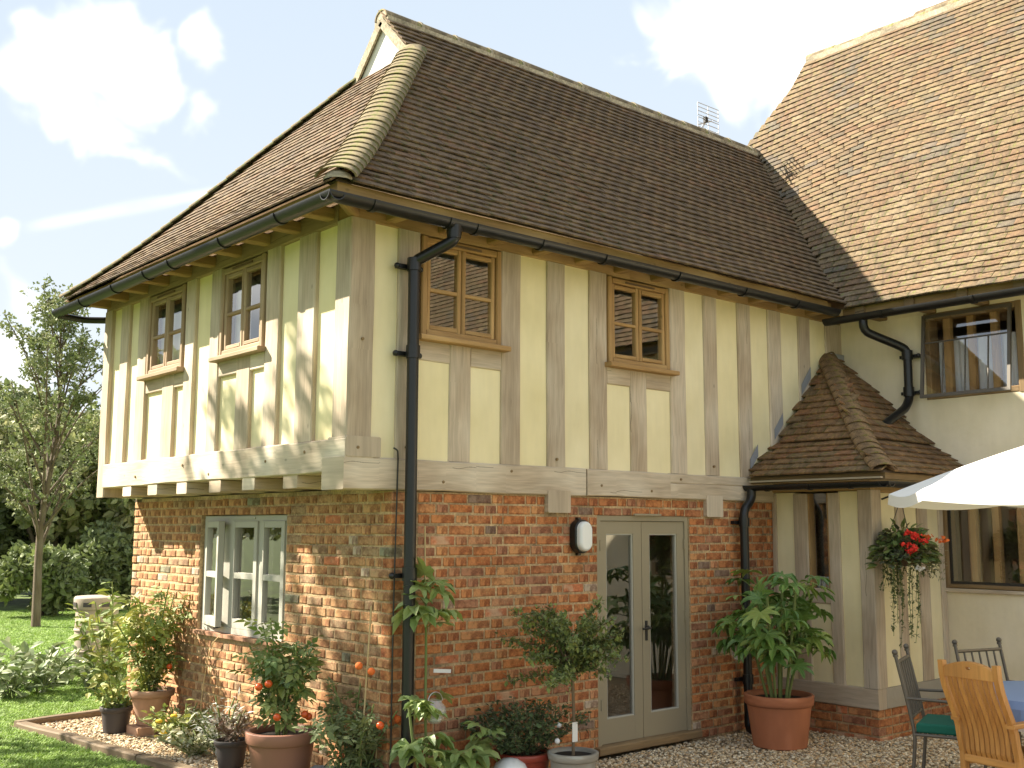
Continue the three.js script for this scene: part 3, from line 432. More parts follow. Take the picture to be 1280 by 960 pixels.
  for (const y of [3.56, 2.94, 1.42]) { part(T, 'pipe_socket', rod(V(px, y, pz), V(px, y + 0.09, pz), 0.05, 0.05, 14), M.black, dp); part(T, 'pipe_clip', merge([box(px - 0.1, px + 0.1, y + 0.02, y + 0.05, 0.03, 0.075), ball(px - 0.1, y + 0.035, 0.06, 0.022), ball(px + 0.1, y + 0.035, 0.06, 0.022)]), M.black, dp); }
  part(T, 'pipe_socket', rod(V(0.25, 3.78, 0.345), V(0.25, 3.87, 0.345), 0.05, 0.055, 14), M.black, dp);
  part(T, 'overflow_pipe', merge([rod(V(-4, 0, 0), V(-4.001, 0.001, 0), 0.001), tube([V(-0.735, 3.86, -4.78), V(-0.5, 3.84, -4.74), V(-0.3, 3.84, -4.6)], 0.034, 12, 8)].slice(1)), M.black, gut);

  // ground-floor casement window
  const w = { ax: 'z', f: 0.0 }, y0 = 0.895, y1 = 1.875, a0 = -2.935, a1 = -1.44, gp = M.greyPaint, m1 = -2.42, m2 = -1.91, t = 0.05;
  const F = part(T, 'window', merge([wbox(w, a0, a0 + t, y0, y1, -0.14, -0.035), wbox(w, a1 - t, a1, y0, y1, -0.14, -0.035), wbox(w, a0 + t, a1 - t, y1 - 0.045, y1, -0.14, -0.034), wbox(w, a0 + t, a1 - t, y0, y0 + 0.05, -0.14, -0.02), wbox(w, m1 - 0.135, m1 + 0.03, y0 + 0.05, y1 - 0.045, -0.14, -0.037), wbox(w, m2 - 0.03, m2 + 0.03, y0 + 0.05, y1 - 0.045, -0.14, -0.036)]), gp);
  const leaf = (u0, u1, ang) => {
    const ya = y0 + 0.052, yb = y1 - 0.047, c = 0.052, ym = (ya + yb) / 2 - 0.01, n0 = -0.07, n1 = -0.02, piv = V(0.03, 0, u0), rot = (g) => g.translate(-piv.x, 0, -piv.z).rotateY(ang).translate(piv.x, 0, piv.z);
    part(T, 'casement', rot(merge([wbox(w, u0, u0 + c, ya, yb, n0, n1), wbox(w, u1 - c, u1, ya, yb, n0, n1), wbox(w, u0 + c, u1 - c, ya, ya + 0.075, n0, n1 - 0.002), wbox(w, u0 + c, u1 - c, yb - c, yb, n0, n1 - 0.002), wbox(w, u0 + c, u1 - c, ym - 0.024, ym + 0.024, n0, n1 - 0.003)])), gp, F);
    for (const [p, q] of [[ya + 0.075, ym - 0.024], [ym + 0.024, yb - c]]) part(T, 'pane', rot(wpane(w, u0 + c, u1 - c, p, q, -0.045)), M.glass, F);
  };
  leaf(a0 + t + 0.002, m1 - 0.032, -0.2); leaf(m1 + 0.032, m2 - 0.032, 0); leaf(m2 + 0.032, a1 - t - 0.002, 0);
  part(T, 'window_stay', tube([V(-0.07, 0.94, -2.47), V(0.0, 0.945, -2.5)], 0.008), M.iron, F);
  part(T, 'trickle_vent', wbox(w, -2.5, -2.0, y1 - 0.03, y1 - 0.014, -0.034, -0.026), gp, F);
  // garden doors
  const D = { ax: 'x', f: 0.0 }, d0 = 2.003, d1 = 3.127, dt = 0.042, dy0 = 0.085, dy1 = 1.882;
  const DF = part(T, 'door_frame', merge([wbox(D, d0, d0 + dt, 0.05, dy1, -0.12, -0.012), wbox(D, d1 - dt, d1, 0.05, dy1, -0.12, -0.012), wbox(D, d0 + dt, d1 - dt, dy1 - dt, dy1, -0.12, -0.0125)]), M.sage);
  part(T, 'threshold', beam(d0 - 0.05, d1 + 0.06, 0.025, 0.084, -0.14, 0.06, 'x'), OAKD, DF);
  const dm = 2.545;
  for (const [a, b, g0, g1] of [[d0 + dt + 0.004, dm - 0.003, 2.122, 2.443], [dm + 0.003, d1 - dt - 0.004, 2.64, 2.993]]) {
    const L = part(T, 'door', merge([wbox(D, a, g0, dy0 + 0.003, dy1 - dt - 0.004, -0.07, -0.025), wbox(D, g1, b, dy0 + 0.003, dy1 - dt - 0.004, -0.07, -0.025), wbox(D, g0, g1, dy0 + 0.003, 0.275, -0.07, -0.0255), wbox(D, g0, g1, 1.735, dy1 - dt - 0.004, -0.07, -0.0255)]), M.sage);
    part(T, 'pane', wpane(D, g0, g1, 0.275, 1.735, -0.05), M.glass, L);
    part(T, 'glazing_bead', merge([wbox(D, g0, g0 + 0.012, 0.275, 1.735, -0.048, -0.032), wbox(D, g1 - 0.012, g1, 0.275, 1.735, -0.048, -0.032), wbox(D, g0 + 0.012, g1 - 0.012, 0.275, 0.287, -0.048, -0.032), wbox(D, g0 + 0.012, g1 - 0.012, 1.723, 1.735, -0.048, -0.032)]), M.greyPaint, L);
    for (const y of [0.35, 1.0, 1.6]) part(T, 'hinge', box(a < 2.3 ? a - 0.012 : b - 0.008, a < 2.3 ? a + 0.008 : b + 0.012, y, y + 0.085, -0.024, -0.006), M.sage, L);
    if (a > 2.3) { part(T, 'handle_plate', box(2.578, 2.602, 0.86, 1.02, -0.025, -0.017), M.iron, L); part(T, 'door_handle', merge([tube([V(2.59, 0.965, -0.02), V(2.59, 0.965, 0.03), V(2.575, 0.965, 0.035), V(2.49, 0.962, 0.035)], 0.009, 14, 8), rod(V(2.59, 0.965, -0.02), V(2.59, 0.965, 0.0), 0.018, 0.018, 12)]), M.iron, L); }
  }
  part(T, 'drip_bar', box(2.42, 2.75, 1.884, 1.9, -0.01, 0.02), M.sage, DF);
}

// ---------------------------------------------------------------- the main house
const house = thing('main_house', 'older cream rendered house with steep sunlit clay tile roof', 'house', [8.4, 0, 0]);
const WZ1 = 10.2;
{
  const T = house, X0 = 5.6, X1 = 5.84, uw = [0.93, 1.88, 3.02, 3.86], lw = [1.0, 2.55, 1.235, 2.2];
  part(T, 'rendered_wall', merge([box(X0, X1, -0.1, lw[2], -2.4, WZ1), box(X0, X1, lw[2], lw[3], -2.4, lw[0]), box(X0, X1, lw[2], lw[3], lw[1], WZ1), box(X0, X1, lw[3], uw[2], -2.4, WZ1), box(X0, X1, uw[2], uw[3], -2.4, uw[0]), box(X0, X1, uw[2], uw[3], uw[1], WZ1), box(X0, X1, uw[3], 4.25, -2.4, WZ1)]), M.mainPlaster);
  part(T, 'gable_wall', merge([box(X1, 11.2, -0.1, 4.25, WZ1 - 0.25, WZ1), box(X1, 11.2, -0.1, 4.25, -2.4, -2.2), box(11.0, 11.2, -0.1, 4.25, -2.2, WZ1 - 0.25)]), M.mainPlaster);
  part(T, 'inner_floor', merge([box(X1, 11, 0, 0.05, -2.2, WZ1 - 0.25), box(X1, 11, 2.3, 2.4, -2.2, WZ1 - 0.25), box(X1, 11, 4.1, 4.2, -2.2, WZ1 - 0.25), box(8.4, 8.5, 0.05, 4.1, -2.2, WZ1 - 0.25)]), M.insideDark);
  // roof
  const zV = (y) => y > 7.67 ? lerp(-2.107, -2.06, (y - 7.67) / 0.8) : y > 6.83 ? lerp(-2.40, -2.107, (y - 6.83) / 0.84) : -2.40 - (6.83 - y) * 0.8;
  const roof = part(T, 'roof', merge([deck('x', MX, mainProf, (q) => [zV(q.y), WZ1 + 0.25], -0.004, 40), deck('x', MX, mainProf, (q) => [-2.06, WZ1 + 0.25], -0.004, 10).scale(-1, 1, 1).translate(2 * MRX, 0, 0)]), M.deck);
  part(T, 'gable_infill', (() => { const s = new THREE.Shape([[5.7, 4.1], [11.1, 4.1], [MRX, MRY - 0.06]].map((q) => new THREE.Vector2(...q))); return merge([metreUV(new THREE.ExtrudeGeometry(s, { depth: 0.1, bevelEnabled: false }).translate(0, 0, WZ1 - 0.1)), metreUV(new THREE.ExtrudeGeometry(s, { depth: 0.1, bevelEnabled: false }).translate(0, 0, -2.0))]); })(), M.mainPlaster, roof);
  const tl = [], wingY = (z) => z > EZ ? -9 : wingProf.at(Math.min(2.535, EZ - Math.max(z, RZ)));
  layTiles(tl, { facing: 'x', base: MX, prof: mainProf, lift: 0.125, u0: -3.4, u1: WZ1 + 0.2, gauge: 0.1, width: 0.168, wav: 0.011, sMax: mainProf.length_ + 0.5, snap: zV,
    dip: (u, s) => { const x = -0.02 - u; return x <= 0 ? 0 : -0.25 * (x < 0.6 ? x * x / 1.2 : x - 0.3) * clamp((mainProf.length_ - 0.15 - s) / 1.6); },
    keep: (u, y, d) => d < 3.24 && u > zV(y) && u < WZ1 + 0.2 && (u > EZ + 0.02 || y > wingY(u) - 0.03 || u < RZ && y > RY - 0.4) });
  placeTiles(T, roof, tl, palMain, tileMat);
  for (let z = -2.07; z < WZ1; z += 0.445) placeMesh(T, roof, 'ridge_tile', ridgeGeo, ridgeMat, V(-1, 0, 0), V(0, 0, 1), V(0, 1, 0), V(MRX, MRY - 0.035 + rr(-0.008, 0.008) + 0.02 * Math.sin(z), z)).scale.set(1, 1, 1);
  part(T, 'ridge_bedding', box(MRX - 0.11, MRX + 0.11, MRY - 0.12, MRY - 0.035, -2.06, WZ1), mortarPale, roof);
  part(T, 'eaves_board', merge([beam(5.2, 5.225, 3.89, 3.955, 0.3, WZ1, 'z', 0.003, 0.003)]), OAKW[1]);
  for (let z = 0.45; z < WZ1; z += 0.52) part(T, 'rafter_foot', beam(5.17, 5.62, 3.86, 3.95, z, z + 0.1, 'x', 0.002), OAKD);
  part(T, 'soffit', box(5.225, 5.6, 3.955, 3.97, 0.1, WZ1), M.mainPlaster);
  const gut = part(T, 'gutter', channel(V(5.13, 3.86, 0.14), V(5.13, 3.86, WZ1), 0.062), M.black);
  part(T, 'gutter_end', new THREE.CircleGeometry(0.062, 14, Math.PI, Math.PI).translate(5.13, 3.86, 0.141), M.black, gut);
  for (let z = 0.75; z < WZ1; z += 0.9) part(T, 'gutter_bracket', channel(V(5.13, 3.859, z), V(5.13, 3.859, z + 0.04), 0.07, 0.012), M.black, gut);
  const pz = 0.8, dp = part(T, 'downpipe', tube([V(5.15, 3.84, 0.55), V(5.15, 3.74, 0.55), V(5.2, 3.68, 0.57), V(5.46, 3.55, 0.76), V(5.5, 3.48, pz), V(5.5, 3.12, pz), V(5.5, 3.04, pz), V(5.4, 2.93, 0.8), V(4.98, 2.72, 0.78)], 0.042, 50, 12), M.black);
  for (const y of [3.42, 3.06]) { part(T, 'pipe_socket', rod(V(5.5, y, pz), V(5.5, y + 0.09, pz), 0.052, 0.052, 14), M.black, dp); part(T, 'pipe_clip', merge([box(5.53, 5.6, y + 0.02, y + 0.05, pz - 0.1, pz + 0.1), ball(5.53, y + 0.035, pz + 0.1, 0.022)]), M.black, dp); }
  // upper window: oak mullions behind an open top-hung metal casement
  const F = part(T, 'window', merge([wbeam(MAINW, uw[0], uw[0] + 0.06, uw[2], uw[3], -0.16, 0.01), wbeam(MAINW, uw[1] - 0.06, uw[1], uw[2], uw[3], -0.16, 0.01), wbeam(MAINW, uw[0] + 0.06, uw[1] - 0.06, uw[2], uw[2] + 0.06, -0.16, 0.008, 'u'), wbeam(MAINW, uw[0] + 0.06, uw[1] - 0.06, uw[3] - 0.06, uw[3], -0.16, 0.008, 'u')]), OAKD);
  for (const z of [1.13, 1.36, 1.59]) part(T, 'mullion', wbeam(MAINW, z - 0.035, z + 0.035, uw[2] + 0.06, uw[3] - 0.06, -0.13, -0.06), OAKF, F);
  const k = 0.13, rot = (g) => g.translate(-5.585, -3.85, 0).rotateZ(-k).translate(5.585, 3.85, 0), c0 = 0.93, c1 = 1.8, cy0 = 3.02, cy1 = 3.84, ct = 0.03;
  part(T, 'casement', rot(merge([box(5.57, 5.595, cy0, cy1, c0, c0 + ct), box(5.57, 5.595, cy0, cy1, c1 - ct, c1), box(5.571, 5.594, cy0, cy0 + ct, c0 + ct, c1 - ct), box(5.571, 5.594, cy1 - ct, cy1, c0 + ct, c1 - ct), box(5.575, 5.59, 3.555, 3.567, c0 + ct, c1 - ct), ...[1.15, 1.37, 1.59].map((z) => box(5.575, 5.59, cy0 + ct, 3.555, z - 0.005, z + 0.005))])), M.steel, F);
  part(T, 'pane', rot(wpane({ ax: 'z', f: 5.5825 }, c0 + ct, c1 - ct, cy0 + ct, cy1 - ct, 0)), M.glass, F);
  part(T, 'curtain', (() => { const p = []; for (let i = 0; i < 48; i++) for (const [k, y] of [[i, 3.06], [i + 1, 3.06], [i + 1, 3.6], [i, 3.06], [i + 1, 3.6], [i, 3.6]]) p.push(5.77 + 0.014 * Math.sin(k * 1.3), y, lerp(0.99, 1.82, k / 48)); const g = new THREE.BufferGeometry(); g.setAttribute('position', new THREE.Float32BufferAttribute(p, 3)); g.computeVertexNormals(); return g; })(), M.net, F);
  for (const z of [1.3, 1.55]) part(T, 'window_stay', rod(V(5.6, 3.06, z), V(5.5, 3.055, z + 0.02), 0.009), M.alu, F);
  // lower window
  const G = part(T, 'window', merge([wbeam(MAINW, lw[0], lw[0] + 0.07, lw[2], lw[3], -0.16, 0.015), wbeam(MAINW, lw[1] - 0.07, lw[1], lw[2], lw[3], -0.16, 0.015), wbeam(MAINW, lw[0] + 0.07, lw[1] - 0.07, lw[3] - 0.07, lw[3], -0.16, 0.012, 'u'), wbeam(MAINW, lw[0] + 0.07, lw[1] - 0.07, lw[2], lw[2] + 0.04, -0.16, 0.012, 'u')]), OAKD);
  for (let z = 1.28; z < 2.5; z += 0.225) part(T, 'mullion', wbeam(MAINW, z - 0.035, z + 0.035, lw[2] + 0.04, lw[3] - 0.07, -0.13, -0.06), OAKF, G);
  part(T, 'casement', merge([wbox(MAINW, 1.07, 1.095, lw[2] + 0.04, lw[3] - 0.07, -0.03, -0.01), wbox(MAINW, 2.455, 2.48, lw[2] + 0.04, lw[3] - 0.07, -0.03, -0.01), wbox(MAINW, 1.095, 2.455, lw[2] + 0.04, lw[2] + 0.065, -0.03, -0.009)]), M.iron, G);
  part(T, 'pane', wpane(MAINW, 1.095, 2.455, lw[2] + 0.065, lw[3] - 0.07, -0.02), M.glass, G);
  part(T, 'sill', wbeam(MAINW, lw[0] - 0.02, lw[1] + 0.02, lw[2] - 0.035, lw[2] - 0.002, -0.05, 0.03, 'u'), OAKG[1], G);
}

// ---------------------------------------------------------------- the porch in the corner
const porch = thing('corner_porch', 'small timber framed porch with steep hipped roof in the inner corner', 'porch', [4.9, 0, 0.5]);
{
  const T = porch, P0 = 0.425, PT = 2.1;
  const wl = part(T, 'brick_plinth', merge([box(4.345, 4.5, -0.1, 0.25, 0.0, 0.92), box(4.345, 5.6, -0.1, 0.25, 0.92, 1.03)]), M.mortar), list = [];
  layBricks(list, { at: (u, y, o) => V(4.333 - o, y, u), X: V(0, 0, 1), N: V(-1, 0, 0), rows: 4, yBase: -0.05, holes: [], start: (k) => [0.005, k % 2 ? 1.04 : 0.94] });
  layBricks(list, { at: (u, y, o) => V(u, y, 1.037 + o), X: V(1, 0, 0), N: V(0, 0, 1), rows: 4, yBase: -0.05, holes: [], start: (k) => [k % 2 ? 4.437 : 4.329, 5.6] });
  placeBricks(T, () => wl, list, 300, 0.22);
  part(T, 'sole_plate', beam(4.318, 4.45, 0.252, P0, 0.0, 1.05, 'z', 0.004), OAKG[2]); part(T, 'sole_plate', box(4.45, 5.6, 0.254, P0 - 0.002, 0.94, 1.052), M.plinth);
  const L = [[0.02, 0.02 + 0.01], [0.241, 0.391], [0.606, 0.723]];
  stud(T, BAYL, -0.0, 0.05, P0, PT); for (const [a, b] of L.slice(1)) stud(T, BAYL, a, b, P0, PT);
  part(T, 'corner_post', beam(4.318, 4.475, P0, PT + 0.02, 0.915, 1.055, 'y', 0.004), OAKG[2]);
  panel(T, BAYL, 0.05, 0.241, P0, PT); panel(T, BAYL, 0.723, 0.915, P0, PT); panel(T, BAYL, 0.391, 0.606, P0, 1.115);
  part(T, 'head_rail', wbeam(BAYL, 0.391, 0.606, 1.117, 1.25, -0.14, -0.004, 'u'), OAKG[0]);
  const F = part(T, 'window', merge([wbeam(BAYL, 0.391, 0.405, 1.25, PT, -0.1, -0.01), wbeam(BAYL, 0.592, 0.606, 1.25, PT, -0.1, -0.01)]), OAKF); part(T, 'pane', wpane(BAYL, 0.405, 0.592, 1.25, PT, -0.05), M.glass, F);
  for (const z of [0.44, 0.49, 0.54]) part(T, 'drinking_glass', lathe([[0.001, 0], [0.02, 0], [0.024, 0.1], [0.022, 0.1], [0.018, 0.006]], 14).translate(4.42, 1.252, z), M.glassBall, F);
  stud(T, BAYR, 4.748, 4.89, P0, PT); stud(T, BAYR, 5.119, 5.298, P0, PT); stud(T, BAYR, 5.511, 5.6, P0, PT);
  for (const [a, b] of [[4.475, 4.748], [4.89, 5.119], [5.298, 5.511]]) panel(T, BAYR, a, b, P0, PT);
  part(T, 'wall_plate', beam(4.322, 4.45, PT + 0.02, 2.2, 0.0, 1.05, 'z'), OAKW[1]); part(T, 'wall_plate', beam(4.45, 5.6, PT, 2.2, 0.9, 1.048, 'x'), OAKW[1]);
  part(T, 'inner_lining', merge([box(4.46, 5.6, 0.0, 0.04, 0.02, 0.9), box(3.95, 5.6, 2.2, 2.215, 0.03, 1.37), box(5.5, 5.55, 0.04, 2.2, 0.02, 0.9)]), M.insideDark);
  const prof = profile(2.25, [[0.4, 0.66], [1.05, 0.985]]), BX = 3.93, BZ = 1.42;
  const roof = part(T, 'roof', merge([deck('x', BX, prof, (q) => [0.03, Math.max(0.03, BZ - q.d)], -0.006), deck('z', BZ, prof, (q) => [Math.min(5.6, BX + q.d), 5.6], -0.006)]), M.deck);
  const tl = [];
  layTiles(tl, { facing: 'x', base: BX, prof, u0: 0.0, u1: 1.5, gauge: 0.098, width: 0.166, keep: (u, y, d) => u < BZ - d - 0.03 && u > 0.05 });
  layTiles(tl, { facing: 'z', base: BZ, prof, u0: 3.9, u1: 5.62, gauge: 0.098, width: 0.166, keep: (u, y, d) => u > BX + d + 0.03 && u < 5.58 && d < 1.37 });
  placeTiles(T, roof, tl, palBay, tileMat);
  bonnets(T, roof, (t) => { const q = prof(t * prof.length_ * 0.96); return V(BX + q.d, q.y + 0.006, BZ - q.d); }, 18, 0.66, bonnetBrown);
  for (const [x, w] of [[4.05, 0.12], [4.45, 0.14], [4.93, 0.16]]) { const y = prof.at(x - BX); part(T, 'lead_flashing', new THREE.ExtrudeGeometry(new THREE.Shape([[0, 0], [w, w * 1.1], [w, w * 1.1 + 0.11], [0, 0.1]].map((q) => new THREE.Vector2(...q))), { depth: 0.004, bevelEnabled: false }).translate(x - w / 2, y - 0.01, 0.026), M.lead, roof); }
  part(T, 'lead_flashing', beam(5.35, 5.58, 3.5, 3.56, 0.03, 0.05, 'x'), M.lead, roof);
  part(T, 'fascia_board', beam(3.985, 4.005, 2.19, 2.255, 0.03, 1.37, 'z'), OAKD); part(T, 'fascia_board', beam(3.985, 5.6, 2.19, 2.255, 1.372, 1.39, 'x'), OAKD);
  const GY = 2.17, gut = part(T, 'gutter', channel(V(3.91, GY, 0.03), V(3.91, GY, 1.495), 0.05), M.black); part(T, 'gutter', channel(V(3.86, GY, 1.445), V(5.6, GY, 1.445), 0.0505), M.black);
  for (const z of [0.25, 0.7, 1.1]) part(T, 'gutter_bracket', channel(V(3.91, GY - 0.001, z), V(3.91, GY - 0.001, z + 0.03), 0.057, 0.01), M.black, gut);
  const dp = part(T, 'downpipe', merge([tube([V(3.91, GY - 0.03, 0.09), V(3.91, 2.07, 0.09), V(3.88, 2.02, 0.09), V(3.81, 1.96, 0.09), V(3.79, 1.9, 0.09), V(3.79, 1.8, 0.09)], 0.04, 30, 12), tube([V(3.79, 1.82, 0.09), V(3.79, 0.05, 0.09)], 0.04, 1, 14), tube([V(3.79, 0.1, 0.09), V(3.79, 0.04, 0.1), V(3.75, 0.02, 0.2)], 0.042, 8, 12)]), M.black);
  for (const y of [1.8, 0.42]) part(T, 'pipe_clip', merge([rod(V(3.79, y, 0.09), V(3.79, y + 0.08, 0.09), 0.05, 0.05, 14), box(3.7, 3.88, y + 0.02, y + 0.05, 0.01, 0.05)]), M.black, dp);
}

// ---------------------------------------------------------------- foliage helpers
function leafTemplate(kind) { // unit leaf along +y, triangles
  const T = []; const tri = (...p) => T.push(...p.flat());
  if (kind === 'oval') { const w = 0.27, z = 0.07; for (const s of [-1, 1]) { tri([0, 0, 0], [s * w, 0.38, z], [0, 0.5, 0]); tri([0, 0.5, 0], [s * w, 0.38, z], [s * w * 0.72, 0.74, z * 0.4]); tri([0, 0.5, 0], [s * w * 0.72, 0.74, z * 0.4], [0, 1, -0.1]); } }
  else if (kind === 'narrow') { for (const s of [-1, 1]) { tri([0, 0, 0], [s * 0.1, 0.45, 0.03], [0, 0.5, 0]); tri([0, 0.5, 0], [s * 0.1, 0.45, 0.03], [0, 1, -0.12]); } }
  else if (kind === 'small') { tri([0, 0, 0], [-0.3, 0.5, 0.06], [0, 1, 0]); tri([0, 0, 0], [0.3, 0.5, 0.06], [0, 1, 0]); }
  else if (kind === 'tomato') for (const [x, y, a, k] of [[0, 0.55, 0, 0.5], [0.04, 0.42, -1.0, 0.38], [-0.04, 0.42, 1.0, 0.38], [0.03, 0.2, -1.1, 0.3], [-0.03, 0.2, 1.1, 0.3]]) { const c = Math.cos(a), s = Math.sin(a), P = (u, v, w) => [x + (u * c - v * s) * k, y + (u * s + v * c) * k, w * k]; for (const g of [-1, 1]) { tri(P(0, 0, 0), P(g * 0.3, 0.3, 0.06), P(0, 0.5, 0)); tri(P(0, 0.5, 0), P(g * 0.3, 0.3, 0.06), P(g * 0.2, 0.65, 0)); tri(P(0, 0.5, 0), P(g * 0.2, 0.65, 0), P(0, 1, -0.15)); } }
  else { // palmate: n lobes from one point
    const { n, spread, w, inner } = kind;
    for (let i = 0; i < n; i++) { const a = (i / (n - 1) - 0.5) * spread, L = 1 - 0.28 * Math.pow(Math.abs(i / (n - 1) - 0.5) * 2, 1.6), P = (da, r, z) => [Math.sin(a + da) * r, Math.cos(a + da) * r, z], o = [0, 0, 0], h = spread / (n - 1) / 2, m = P(0, L * 0.5, -0.01), t = P(0, L, -0.2);
      for (const q of [-1, 1]) { const v = P(q * h, inner, 0.03), a1 = P(q * w, L * 0.66, 0.04), a2 = P(q * w * 0.62, L * 0.86, -0.04); tri(o, v, m); tri(v, a1, m); tri(a1, a2, m); tri(m, a2, t); } }
  }
  return T;
}
const LT = { oval: leafTemplate('oval'), narrow: leafTemplate('narrow'), small: leafTemplate('small'), tomato: leafTemplate('tomato'), fig: leafTemplate({ n: 5, spread: 3.6, w: 0.3, inner: 0.5 }), fatsia: leafTemplate({ n: 7, spread: 4.3, w: 0.21, inner: 0.46 }) };
class Foliage { // leaves collected into one mesh with vertex colours
  constructor() { this.p = []; this.c = []; }
  leaf(kind, pos, dir, size, col, roll = 0) {
    const y = dir.clone().normalize(); let x = y.clone().cross(V(0, 1, 0)); if (x.lengthSq() < 1e-4) x.set(1, 0, 0); x.normalize(); const z0 = x.clone().cross(y), c = Math.cos(roll), s = Math.sin(roll), xx = x.clone().multiplyScalar(c).addScaledVector(z0, s), zz = xx.clone().cross(y), t = LT[kind];
    for (let i = 0; i < t.length; i += 3) { const a = t[i] * size, b = t[i + 1] * size, d = t[i + 2] * size; this.p.push(pos.x + xx.x * a + y.x * b + zz.x * d, pos.y + xx.y * a + y.y * b + zz.y * d, pos.z + xx.z * a + y.z * b + zz.z * d); this.c.push(col[0], col[1], col[2]); }
  }
  geo() { const g = new THREE.BufferGeometry(); g.setAttribute('position', new THREE.Float32BufferAttribute(this.p, 3)); g.setAttribute('color', new THREE.Float32BufferAttribute(this.c, 3)); g.computeVertexNormals(); return g; }
}
function tint(cols) { const k = cols[Math.floor(R() * cols.length)], v = rr(0.75, 1.25); return [k[0] * v, k[1] * v, k[2] * v]; }
const GREEN = [[0.16, 0.24, 0.055], [0.20, 0.28, 0.065], [0.13, 0.20, 0.05], [0.24, 0.29, 0.08]], YGREEN = [[0.30, 0.34, 0.06], [0.24, 0.30, 0.06], [0.36, 0.35, 0.08], [0.19, 0.26, 0.055]], DGREEN = [[0.055, 0.09, 0.025], [0.07, 0.11, 0.03], [0.085, 0.13, 0.035]];
function sphereDir() { const z = rr(-1, 1), a = rr(0, 6.283), r = Math.sqrt(1 - z * z); return V(r * Math.cos(a), z, r * Math.sin(a)); }
// several stems rising from a point, leaves along them; returns stems geometry, foliage, tips
function bush({ n, h, spread, lean = 0.4, kind = 'oval', size, per, cols, curve = 0.15, start = 0.15, rad = 0.006, droop = 0.2, jit = 0.0 }) {
  const stems = [], F = new Foliage(), nodes = [];
  for (let i = 0; i < n; i++) {
    const a = i / n * 6.283 + rr(-0.5, 0.5), r = spread * Math.sqrt(rr(0.02, 1)), H = h * rr(0.65, 1) * (1 - 0.3 * r / (spread + 1e-6)), b = V(Math.cos(a) * r * 0.18, 0, Math.sin(a) * r * 0.18), pts = [b];
    for (let k = 1; k <= 4; k++) { const t = k / 4; pts.push(V(b.x + Math.cos(a) * r * Math.pow(t, 1 + lean) + rr(-1, 1) * curve * 0.1, H * t, b.z + Math.sin(a) * r * Math.pow(t, 1 + lean) + rr(-1, 1) * curve * 0.1)); }
    const cv = new THREE.CatmullRomCurve3(pts); stems.push(new THREE.TubeGeometry(cv, 8, rad, 5));
    for (let k = 0; k < per; k++) { const t = lerp(start, 1, Math.pow(R(), 0.8)), p = cv.getPoint(t), d = sphereDir(); d.y = d.y * 0.5 + 0.25 - droop; p.addScaledVector(sphereDir(), jit * R()); F.leaf(kind, p, d, size * rr(0.6, 1.15), tint(cols), rr(-0.8, 0.8)); nodes.push(p); }
  }
  return { stems: merge(stems), F, nodes };
}
function pot(T, r0, r1, h, mat, rim = 0.03, soilMat = M.soil) { // r0 base, r1 rim
  lpart(T, 'pot', lathe([[0.001, 0], [r0, 0], [r0 + 0.004, 0.01], [lerp(r0, r1, 0.78), h * 0.78], [r1 - 0.004, h * 0.8], [r1 + 0.006, h * 0.82], [r1 + 0.01, h * 0.9], [r1 + 0.012, h * 0.985], [r1 + 0.004, h], [r1 - rim * 0.7, h], [r1 - rim, h * 0.93], [lerp(r0, r1, 0.7) - rim, h * 0.6]], 44), mat);
  lpart(T, 'soil', new THREE.CircleGeometry(r1 - rim * 0.8, 28).rotateX(-Math.PI / 2).translate(0, h * 0.9, 0), M.soil);
}
const up = (g, h) => g.translate(0, h, 0);
function potPlant(name, label, cat, pos, potArgs, bushArgs, group) {
  const T = thing(name, label, cat, pos, group); const h = potArgs ? potArgs[2] * 0.9 : 0; if (potArgs) pot(T, ...potArgs);
  const b = bush(bushArgs); lpart(T, 'stems', up(b.stems, h), bushArgs.stemMat || M.stem); lpart(T, 'foliage', up(b.F.geo(), h), leafMat); T.userData.nodes = undefined; return { T, b, h };
}

